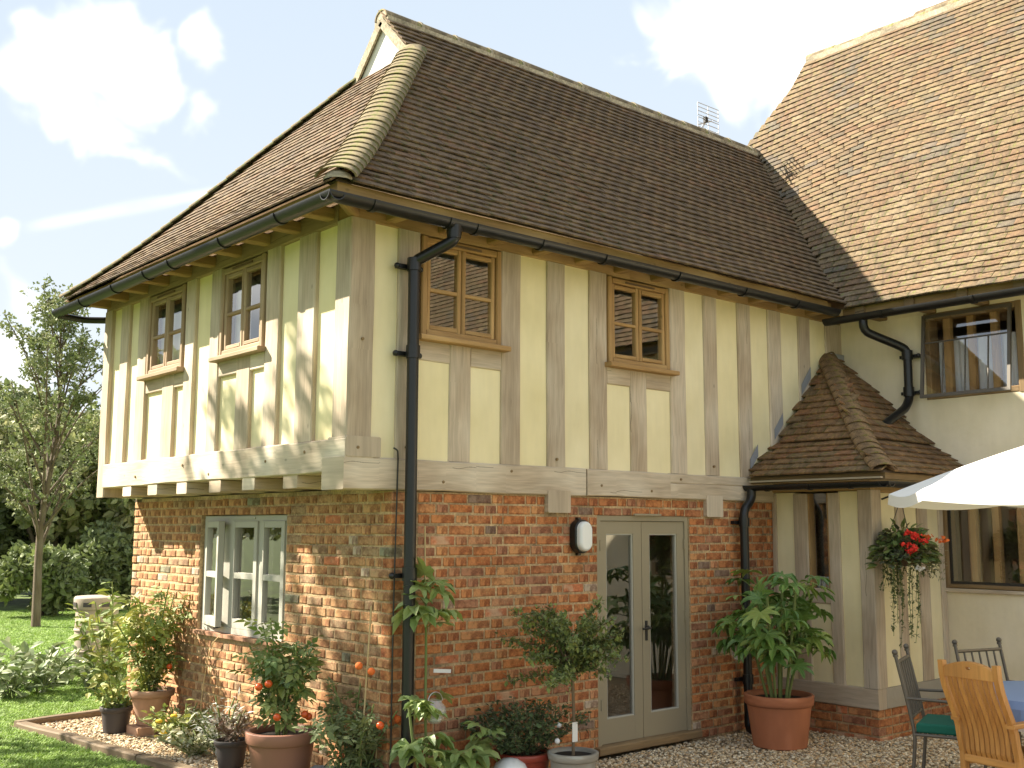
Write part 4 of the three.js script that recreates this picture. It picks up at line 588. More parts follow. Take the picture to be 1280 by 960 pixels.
// ---------------------------------------------------------------- potted plants along the end wall
{
  // tomato in terracotta pot standing on bricks
  const feet = thing('brick_feet', 'pair of pale bricks under the terracotta tomato pot', 'bricks', [-0.24, 0, -3.28]);
  for (const [x, z] of [[-0.09, 0.02], [0.09, -0.02]]) lpart(feet, 'brick', box(x - 0.08, x + 0.08, 0, 0.07, z - 0.12, z + 0.12), M.terracottaPale); 
  let q = potPlant('tomato_plant', 'tall yellowing tomato plant in weathered terracotta pot on bricks', 'potted plant', [-0.24, 0.07, -3.28], [0.11, 0.185, 0.30, M.terracottaPale], { n: 12, h: 1.12, spread: 0.30, kind: 'tomato', size: 0.17, per: 34, cols: YGREEN, droop: 0.4, jit: 0.07, start: 0.05 });
  for (const k of [[-0.14, 0.62, 0.1], [0.08, 0.5, 0.16], [-0.05, 0.75, 0.12]]) lpart(q.T, 'tomato', ball(k[0], k[1], k[2], 0.025), M.tomato);
  q = potPlant('tomato_plant', 'leafy tomato plant with red fruit in big plastic terracotta-coloured pot', 'potted plant', [-0.42, 0, -0.66], [0.17, 0.235, 0.40, M.plasticPot], { n: 10, h: 0.95, spread: 0.27, kind: 'tomato', size: 0.17, per: 26, cols: [...GREEN, [0.22, 0.26, 0.06], [0.26, 0.29, 0.08]], droop: 0.4, jit: 0.09, start: 0.2 });
  for (const k of [[-0.25, 0.72, 0.12], [-0.2, 0.74, 0.16], [-0.14, 0.52, 0.18], [0.06, 0.52, 0.2], [0.1, 0.5, 0.18]]) lpart(q.T, 'tomato', ball(k[0], k[1], k[2], 0.026), M.tomato);
  const c = potPlant('tomato_plant', 'pale bushy tomato plant in blue trough by the brick corner', 'potted plant', [-0.12, 0, -0.22], null, { n: 13, h: 0.85, spread: 0.34, kind: 'tomato', size: 0.14, per: 30, cols: [[0.18, 0.22, 0.07], [0.22, 0.26, 0.09], [0.15, 0.19, 0.06]], droop: 0.3, jit: 0.08, start: 0.05 });
  lpart(c.T, 'trough', (() => { const g = new THREE.BoxGeometry(0.62, 0.18, 0.22); const p = g.attributes.position; for (let i = 0; i < p.count; i++) if (p.getY(i) < 0) { p.setX(i, p.getX(i) * 0.9); p.setZ(i, p.getZ(i) * 0.8); } return g.rotateY(-0.9).translate(-0.05, 0.09, 0.08); })(), M.bluePot);
  for (const k of [[-0.05, 0.86, 0.12], [0.03, 0.82, 0.15], [0.18, 0.52, 0.2], [0.2, 0.5, 0.22], [-0.02, 0.5, 0.34]]) lpart(c.T, 'tomato', ball(k[0], k[1], k[2], 0.026), R() < 0.5 ? M.flowerOrange : M.tomato);
  for (const x of [-0.02, 0.1]) lpart(c.T, 'stake', rod(V(x, 0, 0.1), V(x + 0.06, 1.25, 0.12), 0.006), M.cane);
  potPlant('climbing_plant', 'sprawling green plant in dark plastic pot beside terracotta pot', 'potted plant', [-0.46, 0, -3.5], [0.10, 0.13, 0.22, M.darkPot, 0.012], { n: 9, h: 0.34, spread: 0.28, kind: 'oval', size: 0.09, per: 18, cols: YGREEN, droop: 0.5, jit: 0.06 });
  potPlant('herb_plant', 'dry reddish herb in small dark pot on the gravel bed', 'potted plant', [-0.34, 0, -1.55], [0.09, 0.12, 0.2, M.darkPot, 0.012], { n: 14, h: 0.24, spread: 0.16, kind: 'narrow', size: 0.08, per: 18, cols: [[0.20, 0.11, 0.06], [0.15, 0.12, 0.06], [0.24, 0.17, 0.12]], stemMat: M.woody, jit: 0.03 });
  const y = potPlant('yellow_flower_plant', 'low variegated plant with small yellow flowers on the gravel', 'plant', [-0.22, 0, -2.72], null, { n: 20, h: 0.36, spread: 0.30, kind: 'oval', size: 0.085, per: 18, cols: [[0.38, 0.40, 0.08], [0.26, 0.32, 0.07], [0.42, 0.43, 0.20]], jit: 0.05, start: 0.05 });
  for (const k of [[-0.22, 0.2, 0.08], [-0.2, 0.12, 0.14], [-0.12, 0.24, 0.14]]) lpart(y.T, 'flower', new THREE.SphereGeometry(0.032, 7, 4).scale(1, 0.5, 1).translate(...k), M.flowerYellow);
  potPlant('silver_plant', 'silvery grey feathery plant against the sunlit brick wall', 'plant', [-0.22, 0, -1.95], null, { n: 26, h: 0.5, spread: 0.22, kind: 'narrow', size: 0.075, per: 26, cols: [[0.62, 0.62, 0.54], [0.54, 0.55, 0.46], [0.70, 0.69, 0.62]], jit: 0.05, start: 0.05 });
  potPlant('cream_plant', 'low cream and green foliage plant beside the silvery plant', 'plant', [-0.35, 0, -2.15], null, { n: 22, h: 0.26, spread: 0.28, kind: 'oval', size: 0.06, per: 20, cols: [[0.48, 0.47, 0.28], [0.34, 0.37, 0.16], [0.56, 0.54, 0.36]], jit: 0.05, start: 0.05 });
  const ps = [[-0.2, -6.3], [0.1, -6.9], [-0.55, -6.1], [0.35, -6.2], [-0.4, -7.2]];
  ps.forEach(([x, z], i) => potPlant('border_plant', ['leafy border plant with large pale leaves beside the lawn', 'upright border plant with pale leaves before the water butt'][i % 2 === 0 ? 0 : 1], 'plant', [x, 0, z], null, { n: 8, h: i % 2 ? 0.42 : rr(0.5, 0.75), spread: 0.32, kind: 'oval', size: 0.17, per: 14, cols: [[0.22, 0.28, 0.11], [0.28, 0.32, 0.16], [0.16, 0.22, 0.07], [0.36, 0.38, 0.25]], jit: 0.08, start: 0.1 }, i % 2 === 0 ? 'pale border plants' : 'upright border plants'));
  potPlant('corner_shrub', 'upright leafy shrub growing behind the far brick corner', 'shrub', [0.15, 0, -5.3], null, { n: 12, h: 1.35, spread: 0.36, kind: 'oval', size: 0.14, per: 26, cols: YGREEN, jit: 0.09, start: 0.2 });
}
// fig with big separate leaves on a cane
function bigLeafPlant(T, y0, stems, LK, geoSize, mats, spots) {
  const gs = [0, 1, 2].map((k) => { const t = LT[LK], g = new THREE.BufferGeometry(), p = []; for (let i = 0; i < t.length; i += 3) p.push(t[i] * (1 + 0.06 * k), t[i + 1], t[i + 2] * (0.7 + 0.5 * k) - 0.1 * t[i] * t[i] * k); g.setAttribute('position', new THREE.Float32BufferAttribute(p, 3)); g.computeVertexNormals(); return g; });
  lpart(T, 'stems', merge(stems), M.stem);
  for (const { p, d, s } of spots) { const m = shade(new THREE.Mesh(pickM(gs), pickM(mats))); m.name = 'leaf'; const y = d.clone().normalize(); let x = y.clone().cross(V(0, 1, 0)).normalize(); const z = x.clone().cross(y), r = rr(-0.5, 0.5), xx = x.clone().multiplyScalar(Math.cos(r)).addScaledVector(z, Math.sin(r)), zz = xx.clone().cross(y); m.quaternion.setFromRotationMatrix(new THREE.Matrix4().makeBasis(xx, y, zz)); m.position.copy(p); m.scale.setScalar(s); T.add(m); }
}
{
  const T = thing('fig_plant', 'young fig with large lobed leaves climbing beside the black downpipe', 'plant', [0.2, 0, 0.2]);
  const mats = [[0.23, 0.32, 0.08], [0.28, 0.37, 0.10], [0.20, 0.28, 0.075], [0.32, 0.39, 0.12]].map(leafFlat), stems = [], spots = [];
  const st = (pts) => { const c = new THREE.CatmullRomCurve3(pts); stems.push(new THREE.TubeGeometry(c, 12, 0.009, 6)); return c; };
  const main = st([V(0, 0, 0), V(-0.02, 0.5, -0.02), V(0.0, 0.9, -0.05), V(0.0, 1.36, -0.06)]), le = st([V(0, 0, 0), V(-0.15, 0.3, 0.05), V(-0.2, 0.62, 0.04)]), ri = st([V(0, 0, 0), V(0.15, 0.2, 0.1), V(0.38, 0.42, 0.12)]);
  const put = (c, t, n, s) => { for (let i = 0; i < n; i++) { const b = c.getPoint(clamp(t + rr(-0.06, 0.06))), d = V(rr(-1, 1), rr(-0.1, 0.7), rr(-0.1, 1)).normalize(), e = b.clone().addScaledVector(d, rr(0.05, 0.12)); stems.push(rod(b, e, 0.004, 0.003, 5)); spots.push({ p: e, d: V(d.x, d.y - 0.5, d.z), s: s * rr(0.75, 1.15) }); } };
  put(main, 0.98, 7, 0.15); put(main, 0.86, 7, 0.18); put(main, 0.42, 4, 0.13); put(le, 0.95, 6, 0.13); put(le, 0.6, 6, 0.14); put(le, 0.3, 4, 0.14); put(ri, 0.95, 6, 0.13); put(ri, 0.6, 8, 0.14); put(ri, 0.3, 8, 0.15); put(main, 0.2, 6, 0.15);
  bigLeafPlant(T, 0, stems, 'fig', 0.16, mats, spots);
  const cane = thing('bamboo_cane', 'thin bamboo cane upright against the brick beside the downpipe', 'cane', [0.24, 0, 0.1]); lpart(cane, 'cane', rod(V(0, 0, 0.02), V(0.01, 1.79, -0.05), 0.007, 0.006), M.cane); lpart(cane, 'label_tag', box(-0.02, 0.13, 0.80, 0.825, 0.0, 0.003).rotateZ(-0.1), M.paper);
  const fp = thing('fatsia_plant', 'glossy large-leaved fatsia in big terracotta pot by the porch', 'potted plant', [3.5, 0, 0.62]); pot(fp, 0.215, 0.275, 0.42, M.terracotta, 0.03);
  const fm = [[0.14, 0.25, 0.05], [0.19, 0.31, 0.06], [0.11, 0.21, 0.04], [0.27, 0.35, 0.07]].map(leafFlat), fs = [], fsp = [];
  for (let i = 0; i < 11; i++) { const a = i * 2.4, r = 0.06 + 0.16 * Math.sqrt(i / 11), H = 0.38 + 0.62 * R(), c = new THREE.CatmullRomCurve3([V(Math.cos(a) * r * 0.5, 0.37, Math.sin(a) * r * 0.5), V(Math.cos(a) * r, 0.37 + H * 0.5, Math.sin(a) * r), V(Math.cos(a) * r * 1.5, 0.37 + H, Math.sin(a) * r * 1.5)]); fs.push(new THREE.TubeGeometry(c, 10, 0.012, 6));
    for (let k = 0; k < 7; k++) { const b = c.getPoint(rr(0.45, 1)), d = V(Math.cos(a) * 0.5 + rr(-1, 1), rr(-0.15, 0.75), Math.sin(a) * 0.5 + rr(-1, 1)).normalize(), e = b.clone().addScaledVector(d, rr(0.1, 0.24)); if (e.z > 0.42) e.z = 0.42; if (e.x > 0.6) e.x = 0.55; fs.push(rod(b, e, 0.005, 0.0035, 5)); fsp.push({ p: e, d: V(d.x, d.y - 0.6, d.z), s: rr(0.13, 0.2) }); } }
  bigLeafPlant(fp, 0, fs, 'fatsia', 0.2, fm, fsp);
  for (const [x, y, z, lab] of [[0.245, 0.555, 0.2, 'round clear glass lantern hanging from the bamboo cane'], [3.42, 0.735, 0.28, 'round clear glass lantern hanging beside the fatsia']]) { const b = thing('glass_lantern', lab, 'lantern', [x, y, z]); lpart(b, 'globe', lathe([[0.001, -0.075], [0.035, -0.072], [0.07, -0.03], [0.075, 0.0], [0.07, 0.035], [0.045, 0.062], [0.046, 0.078], [0.04, 0.078]], 28), M.glassBall); lpart(b, 'wire_handle', new THREE.TorusGeometry(0.06, 0.003, 6, 20, Math.PI).translate(0, 0.07, 0), M.alu); lpart(b, 'wax', lathe([[0.001, -0.06], [0.04, -0.06], [0.045, -0.03], [0.001, -0.028]], 18), M.paper); }
  const hook = thing('lantern_hook', 'thin wire hook holding the glass lantern by the fatsia', 'hook', [3.42, 0.86, 0.28]); lpart(hook, 'wire', tube([V(0, 0, 0), V(0, 0.05, 0), V(0.04, 0.09, -0.05), V(0.05, 0.05, -0.29)], 0.004, 16, 6), M.alu);
}
{ // low evergreen in red pot, standard tree in grey pot
  const q = potPlant('evergreen_shrub', 'dense dark evergreen shrub in glossy red pot under the brick wall', 'potted plant', [0.92, 0, 0.32], [0.15, 0.2, 0.24, M.redPot], { n: 46, h: 0.42, spread: 0.40, kind: 'small', size: 0.045, per: 60, cols: [...DGREEN, [0.12, 0.17, 0.05]], jit: 0.05, start: 0.15, stemMat: M.woody, rad: 0.003, lean: 0.1 });
  for (const k of [[0.16, 0.42, 0.2], [0.05, 0.34, 0.3]]) lpart(q.T, 'flower', ball(...k, 0.02, 6, 5), M.flowerWhite);
  const T = thing('standard_tree', 'small fine-leaved tree with bare stem in round grey pot', 'potted tree', [1.08, 0, 0.66]); pot(T, 0.13, 0.165, 0.265, M.greyPot, 0.02);
  lpart(T, 'trunk', tube([V(0, 0.22, 0), V(0.005, 0.5, 0.004), V(-0.005, 0.8, 0)], 0.011, 12, 8), M.woody); lpart(T, 'label_tag', box(-0.02, 0.028, 0.33, 0.46, 0.013, 0.017), M.paper);
  const F = new Foliage(), br = []; for (let i = 0; i < 38; i++) { const a = i * 2.4, t = R(), r = 0.22 + 0.34 * R(), end = V(Math.cos(a) * r * (i % 3 ? 1 : 0.55) - 0.05, 0.76 + 0.54 * t - (r > 0.36 ? 0.08 : 0) , Math.sin(a) * r * 0.9), c = new THREE.CatmullRomCurve3([V(0, 0.78 + rr(-0.03, 0.02), 0), V(end.x * 0.4, lerp(0.74, end.y, 0.6) + 0.05, end.z * 0.4), end]); br.push(new THREE.TubeGeometry(c, 7, 0.004, 4)); for (let k = 0; k < 190; k++) { const p = c.getPoint(rr(0.3, 1)).addScaledVector(sphereDir(), 0.055 * R()), d = sphereDir(); F.leaf('small', p, d, rr(0.026, 0.05), tint([[0.17, 0.215, 0.045], [0.13, 0.175, 0.04], [0.23, 0.26, 0.06]])); } }
  lpart(T, 'branches', merge(br), M.woody); lpart(T, 'crown', F.geo(), leafMat);
  const dome = thing('ceramic_dome', 'pale glazed ceramic dome standing below the evergreen shrub', 'garden ornament', [0.72, 0, 0.42]); lpart(dome, 'dome', lathe([[0.001, 0.235], [0.05, 0.228], [0.1, 0.195], [0.13, 0.14], [0.135, 0.08], [0.12, 0.03], [0.1, 0]], 36), M.opal); lpart(dome, 'base_ring', lathe([[0.1, 0], [0.125, 0], [0.125, 0.03], [0.1, 0.03]], 30), M.greyPot);
}
{ // hanging basket
  const T = thing('hanging_basket', 'hanging basket of trailing plants with red flowers on the porch post', 'hanging basket', [4.5, 1.62, 1.23]);
  lpart(T, 'bowl', new THREE.SphereGeometry(0.16, 18, 8, 0, 6.283, Math.PI / 2, Math.PI / 2), M.rust); lpart(T, 'chains', merge([0, 2.1, 4.2].map((a) => rod(V(Math.cos(a) * 0.15, 0, Math.sin(a) * 0.15), V(0, 0.42, 0), 0.003))), M.iron); lpart(T, 'bracket', tube([V(0, 0.42, 0), V(0, 0.46, -0.05), V(-0.03, 0.42, -0.165)], 0.008), M.iron);
  const F = new Foliage(), cols = [...GREEN, [0.16, 0.14, 0.06], [0.10, 0.10, 0.04], [0.24, 0.28, 0.08]];
  for (let i = 0; i < 1300; i++) { const d = sphereDir(), p = V(d.x * 0.29, Math.abs(d.y) * 0.27 - 0.08 + rr(-0.12, 0.02), d.z * 0.22).multiplyScalar(rr(0.5, 1)); F.leaf(R() < 0.6 ? 'oval' : 'small', p, V(d.x, d.y * 0.4 - 0.1, d.z), rr(0.05, 0.11), tint(cols), rr(-1, 1)); }
  const vines = []; for (let i = 0; i < 30; i++) { const a = rr(0, 6.283), L = i < 20 ? rr(0.2, 0.75) : rr(0.15, 0.3), du_ = rr(-0.18, 0.07), bx = i < 20 ? -0.09 + 0.756 * du_ : Math.cos(a) * 0.24, bz = i < 20 ? 0.1 + 0.655 * du_ + rr(-0.03, 0.03) : Math.sin(a) * 0.16, c = new THREE.CatmullRomCurve3([V(bx * 0.6, 0.0, bz * 0.6), V(bx, -0.06, bz), V(bx + rr(-0.03, 0.03), -0.06 - L * 0.5, bz + rr(-0.02, 0.02)), V(bx + rr(-0.05, 0.04), -0.06 - L, bz)]); vines.push(new THREE.TubeGeometry(c, 10, 0.0025, 4)); for (let k = 0; k < L * 110; k++) F.leaf('small', c.getPoint(R()), sphereDir(), rr(0.025, 0.045), tint([[0.14, 0.17, 0.06], [0.20, 0.22, 0.10], [0.10, 0.13, 0.04]])); }
  for (let k = 0; k < 420; k++) { const a = rr(0.3, 1), p = V(-0.05 + 0.756 * a * 0.3, 0.1 - a * 0.1 - R() * 0.28, 0.05 + 0.655 * a * 0.3 + rr(-0.06, 0.06)); F.leaf('small', p, sphereDir(), rr(0.02, 0.04), tint([[0.34, 0.32, 0.17], [0.22, 0.22, 0.09], [0.28, 0.26, 0.15]])); }
  lpart(T, 'vines', merge(vines), M.stem); lpart(T, 'foliage', F.geo(), leafMat);
  const flower = (p, mat, s) => { const g = []; for (let i = 0; i < 26; i++) { const d = sphereDir(), r = s * (0.3 + 0.9 * R()); g.push(new THREE.CircleGeometry(s * rr(0.26, 0.4), 5).scale(1, rr(0.6, 1), 1).applyQuaternion(new THREE.Quaternion().setFromUnitVectors(V(0, 0, 1), sphereDir())).translate(p.x + d.x * r, p.y + d.y * r * 0.6, p.z + d.z * r)); } lpart(T, 'flower', merge(g), mat); };
  const front = (du, y, out) => V(-0.65 * out + 0.756 * du, y, 0.75 * out + 0.655 * du);
  for (const [du, y, o] of [[-0.03, -0.02, 0.27], [-0.06, 0.03, 0.25], [0.03, 0.1, 0.25], [0.09, 0.06, 0.26], [0.0, 0.0, 0.28], [-0.02, 0.13, 0.22]]) flower(front(du, y, o), M.flowerRed, 0.045); flower(front(0.3, 0.07, 0.12), M.flowerOrange, 0.05); flower(front(0.15, 0.1, 0.2), M.flowerOrange, 0.035); flower(front(0.06, -0.17, 0.2), M.flowerWhite, 0.04);
}
// ---------------------------------------------------------------- fittings
{
  const LS = 0.88, T = thing('bulkhead_lamp', 'oval bulkhead wall lamp with black body on the brick wall', 'wall lamp', [1.765, 1.715, 0.006]); const ell = (a, c, z0, z1, bev) => { const s = new THREE.Shape(); s.absarc(0, c - a, a, 0, Math.PI, false); s.absarc(0, a - c, a, Math.PI, Math.PI * 1.9999, false); s.closePath(); return new THREE.ExtrudeGeometry(s, { depth: z1 - z0, bevelEnabled: true, bevelSize: bev, bevelThickness: bev, bevelSegments: 4, curveSegments: 20 }).translate(0, 0, z0); };
  T.scale.set(LS, LS, 1); lpart(T, 'body', ell(0.085, 0.14, 0.01, 0.06, 0.01), M.black); lpart(T, 'diffuser', ell(0.052, 0.106, 0.062, 0.09, 0.026), M.opal); for (const s of [-1, 1]) lpart(T, 'fixing_lug', box(-0.018, 0.018, s * 0.15 - 0.018, s * 0.15 + 0.018, 0, 0.03), M.black);
  const c = thing('wall_cable', 'thin dark cable running down the brick corner below the oak beam', 'cable', [0, 0, 0.02]); lpart(c, 'cable', merge([tube([V(-0.02, 2.32, 0.022), V(0.005, 2.3, 0.035), V(0.02, 2.24, 0.022)], 0.006, 12, 6), tube([V(0.02, 2.25, 0.022), V(0.021, 1.2, -0.004), V(0.018, 0.0, -0.004)], 0.006, 20, 6)]), M.iron);
  const h = thing('garden_hose', 'thin tan hose draped down the brick wall from the grey window', 'hose', [-0.03, 0, -2.55]); lpart(h, 'hose', tube([V(0, 0.87, 0.1), V(-0.01, 0.8, 0.0), V(0, 0.6, -0.12), V(-0.02, 0.35, -0.14), V(-0.05, 0.02, -0.1)], 0.005, 24, 6), M.cane);
  const a = thing('tv_aerial', 'wire television aerial with square grid reflector on the roof ridge', 'aerial', [6.05, 6.66, -2.2]);
  lpart(a, 'mast', merge([rod(V(0, 0, 0), V(0.16, 0.22, 0), 0.014), rod(V(0.03, -0.02, 0.06), V(0.03, 0.1, 0.0), 0.01)]), M.alu); lpart(a, 'boom', rod(V(-0.02, 0.14, 0.05), V(0.34, 0.30, -0.03), 0.009), M.alu);
  const grid = (x0, x1, y0, y1, n) => merge([...Array.from({ length: n }, (_, i) => rod(V(x0, lerp(y0, y1, i / (n - 1)), 0), V(x1, lerp(y0, y1, i / (n - 1)), 0), 0.0055, 0.0055, 5)), rod(V(x0, y0, 0), V(x0, y1, 0), 0.0055), rod(V((x0 + x1) / 2, y0, 0), V((x0 + x1) / 2, y1, 0), 0.0055), rod(V(x1, y0, 0), V(x1, y1, 0), 0.0055)]);
  lpart(a, 'reflector_grid', grid(0.03, 0.44, 0.3, 0.46, 4), M.alu); lpart(a, 'reflector_grid', grid(0.03, 0.44, 0.08, 0.27, 4), M.alu); lpart(a, 'junction_box', box(0.13, 0.18, 0.22, 0.29, 0.0, 0.04), M.black);
}
// ---------------------------------------------------------------- garden furniture
{
  const C = [3.2, 3.05];
  const t = thing('garden_table', 'round garden table under a blue and white cloth', 'table', [C[0], 0, C[1]]); lpart(t, 'tabletop', new THREE.CylinderGeometry(0.58, 0.58, 0.03, 48).translate(0, 0.70, 0), M.teak); for (let i = 0; i < 4; i++) { const a = i * 1.571 + 0.78; lpart(t, 'leg', rod(V(Math.cos(a) * 0.42, 0, Math.sin(a) * 0.42), V(Math.cos(a) * 0.34, 0.69, Math.sin(a) * 0.34), 0.022, 0.026), M.teak); }
  const cl = thing('tablecloth', 'blue cloth with white lace edge hanging over the garden table', 'tablecloth', [C[0], 0.717, C[1]]);
  const ring = (r, y, amp) => Array.from({ length: 73 }, (_, i) => { const a = i / 72 * 6.2832; return V(Math.cos(a) * (r + amp * Math.sin(a * 11)), y, Math.sin(a) * (r + amp * Math.sin(a * 11))); }); const skirt = (A, B) => { const p = []; for (let i = 0; i < 72; i++) for (const q of [A[i], A[i + 1], B[i + 1], A[i], B[i + 1], B[i]]) p.push(q.x, q.y, q.z); const g = new THREE.BufferGeometry(); g.setAttribute('position', new THREE.Float32BufferAttribute(p, 3)); g.computeVertexNormals(); g.setAttribute('uv', new THREE.Float32BufferAttribute(new Float32Array(p.length / 3 * 2), 2)); return g; };
  lpart(cl, 'cloth', merge([skirt(Array(73).fill(V(0, 0.006, 0)), ring(0.58, 0.006, 0)), skirt(ring(0.58, 0.006, 0), ring(0.61, -0.04, 0.003)), skirt(ring(0.61, -0.04, 0.003), ring(0.63, -0.14, 0.022))]), M.blueCloth); lpart(cl, 'lace_edge', skirt(ring(0.63, -0.14, 0.022), ring(0.634, -0.165, 0.026)), M.paper);
  // slatted wooden armchair, back towards the lawn
  const wc = thing('wooden_armchair', 'slatted golden hardwood armchair with curved high back', 'chair', [2.42, 0, 2.93]); wc.rotation.y = -0.14; wc.scale.set(0.95, 0.97, 0.86);
  const prof = (y) => y < 0.42 ? 0.0 : -0.02 - 0.16 * (y - 0.42) / 0.6 + 0.028 * Math.sin((y - 0.42) / 0.6 * 6.0), strip = (z0, z1, y0, y1, th) => { const N = 12, p = []; const P = (y, f, z) => [prof(y) + f * th, y, z]; for (let i = 0; i < N; i++) { const a = lerp(y0, y1, i / N), b = lerp(y0, y1, (i + 1) / N); for (const f of [-0.5, 0.5]) p.push(P(a, f, z0), P(a, f, z1), P(b, f, z1), P(a, f, z0), P(b, f, z1), P(b, f, z0)); for (const z of [z0, z1]) p.push(P(a, -0.5, z), P(a, 0.5, z), P(b, 0.5, z), P(a, -0.5, z), P(b, 0.5, z), P(b, -0.5, z)); } for (const y of [y0, y1]) p.push(P(y, -0.5, z0), P(y, 0.5, z0), P(y, 0.5, z1), P(y, -0.5, z0), P(y, 0.5, z1), P(y, -0.5, z1)); const g = new THREE.BufferGeometry(); g.setAttribute('position', new THREE.Float32BufferAttribute(p.flat(), 3)); g.computeVertexNormals(); const q = g.attributes.position, uv = new Float32Array(q.count * 2); for (let i = 0; i < q.count; i++) { uv[i * 2] = q.getZ(i) + q.getX(i) + z0 * 7; uv[i * 2 + 1] = q.getY(i); } g.setAttribute('uv', new THREE.BufferAttribute(uv, 2)); return g; };
  for (const z of [-0.235, 0.195]) lpart(wc, 'back_post', strip(z, z + 0.04, 0, 1.0 + 0.005, 0.045), M.teak);
  for (let i = 0; i < 9; i++) { const z = -0.178 + i * 0.0398; lpart(wc, 'back_slat', strip(z, z + 0.029, 0.40, 0.925, 0.016), M.teak); }
  { const s = new THREE.Shape(); s.moveTo(-0.195, 0.91); s.lineTo(0.195, 0.91); s.lineTo(0.195, 0.965); s.quadraticCurveTo(0, 1.05, -0.195, 0.965); s.closePath(); const h = new THREE.Path(); h.absellipse(0, 0.97, 0.022, 0.012, 0, 6.283); s.holes.push(h); lpart(wc, 'top_rail', metreUV(new THREE.ExtrudeGeometry(s, { depth: 0.03, bevelEnabled: true, bevelSize: 0.004, bevelThickness: 0.004, bevelSegments: 2 }).rotateY(-Math.PI / 2).translate(prof(0.96) + 0.02, 0, 0)), M.teak); }
  lpart(wc, 'bottom_rail', beam(-0.02, 0.02, 0.36, 0.41, -0.195, 0.195, 'z'), M.teak); for (let i = 0; i < 7; i++) lpart(wc, 'seat_slat', beam(0.03 + i * 0.065, 0.085 + i * 0.065, 0.405, 0.423, -0.235, 0.235, 'z', 0.001, 0.004), M.teak);
  for (const z of [-0.235, 0.195]) { lpart(wc, 'leg', beam(0.43, 0.47, 0, 0.62, z, z + 0.04, 'y'), M.teak); lpart(wc, 'side_rail', beam(0.02, 0.43, 0.34, 0.4, z + 0.008, z + 0.032, 'x'), M.teak); lpart(wc, 'armrest', beam(-0.08, 0.5, 0.622, 0.65, z - 0.015, z + 0.055, 'x', 0.003, 0.01), M.teak); }
  const metal = (lab, x, z, turn) => { const c = thing('metal_chair', lab, 'chair', [x, 0, z], 'metal chairs around the table'); c.rotation.y = turn; const w = 0.225;
    for (const s of [-1, 1]) { lpart(c, 'back_post', tube([V(-0.04, 0, s * w), V(0, 0.43, s * w), V(-0.1, 0.93, s * w)], 0.012, 14, 8), M.steel); lpart(c, 'finial', merge([ball(-0.104, 0.955, s * w, 0.02), rod(V(-0.1, 0.925, s * w), V(-0.102, 0.94, s * w), 0.018)]), M.steel); lpart(c, 'leg', rod(V(0.43, 0, s * w), V(0.42, 0.43, s * w), 0.011), M.steel); lpart(c, 'armrest', tube([V(-0.05, 0.66, s * w), V(0.2, 0.66, s * (w + 0.03)), V(0.36, 0.63, s * (w + 0.02)), V(0.41, 0.43, s * w)], 0.01, 18, 8), M.steel); }
    lpart(c, 'top_rail', rod(V(-0.092, 0.89, -w), V(-0.092, 0.89, w), 0.012), M.steel); lpart(c, 'lower_rail', rod(V(-0.02, 0.53, -w), V(-0.02, 0.53, w), 0.009), M.steel);
    for (let i = 0; i < 5; i++) { const q = lerp(-w, w, (i + 1) / 6); lpart(c, 'back_bar', rod(V(-0.02, 0.53, q), V(-0.092, 0.89, q), 0.0075), M.steel); }
    lpart(c, 'seat_frame', merge([rod(V(0, 0.43, -w), V(0.42, 0.43, -w), 0.011), rod(V(0, 0.43, w), V(0.42, 0.43, w), 0.011), rod(V(0, 0.43, -w), V(0, 0.43, w), 0.011), rod(V(0.42, 0.43, -w), V(0.42, 0.43, w), 0.011)]), M.steel); for (let i = 0; i < 8; i++) lpart(c, 'seat_bar', rod(V(0.03 + i * 0.052, 0.432, -w), V(0.03 + i * 0.052, 0.432, w), 0.006), M.steel); return c; };
  const A = metal('dark metal garden chair with a green seat cushion', 2.82, 2.25, -1.22), B = metal('dark metal garden chair without a cushion', 3.72, 2.32, -1.85);
  const cu = thing('seat_cushion', 'dark green cushion on the metal garden chair', 'cushion', [2.82, 0.44, 2.25]); cu.rotation.y = -1.22; { const s = new THREE.Shape(); s.moveTo(0.03, -0.2); s.lineTo(0.39, -0.2); s.lineTo(0.39, 0.2); s.lineTo(0.03, 0.2); s.closePath(); lpart(cu, 'cushion', new THREE.ExtrudeGeometry(s, { depth: 0.03, bevelEnabled: true, bevelSize: 0.02, bevelThickness: 0.018, bevelSegments: 4 }).rotateX(-Math.PI / 2).translate(0, 0.018, 0), M.green); }
  // parasol
  const u = thing('garden_parasol', 'white canvas parasol standing over the garden table', 'parasol', [3.2, 0, 3.05]); lpart(u, 'pole', rod(V(0, 0, 0), V(0, 2.38, 0), 0.02), M.teak); lpart(u, 'base', lathe([[0.001, 0], [0.24, 0], [0.24, 0.05], [0.05, 0.09], [0.03, 0.25], [0.001, 0.25]], 30), M.darkPot); lpart(u, 'finial', ball(0, 2.4, 0, 0.03), M.teak);
  const RU = 1.08, a0 = Math.atan2(-0.872, -0.49) + 0.32, cor = (i, r, y) => V(Math.cos(a0 - i * Math.PI / 3) * r, y, Math.sin(a0 - i * Math.PI / 3) * r);
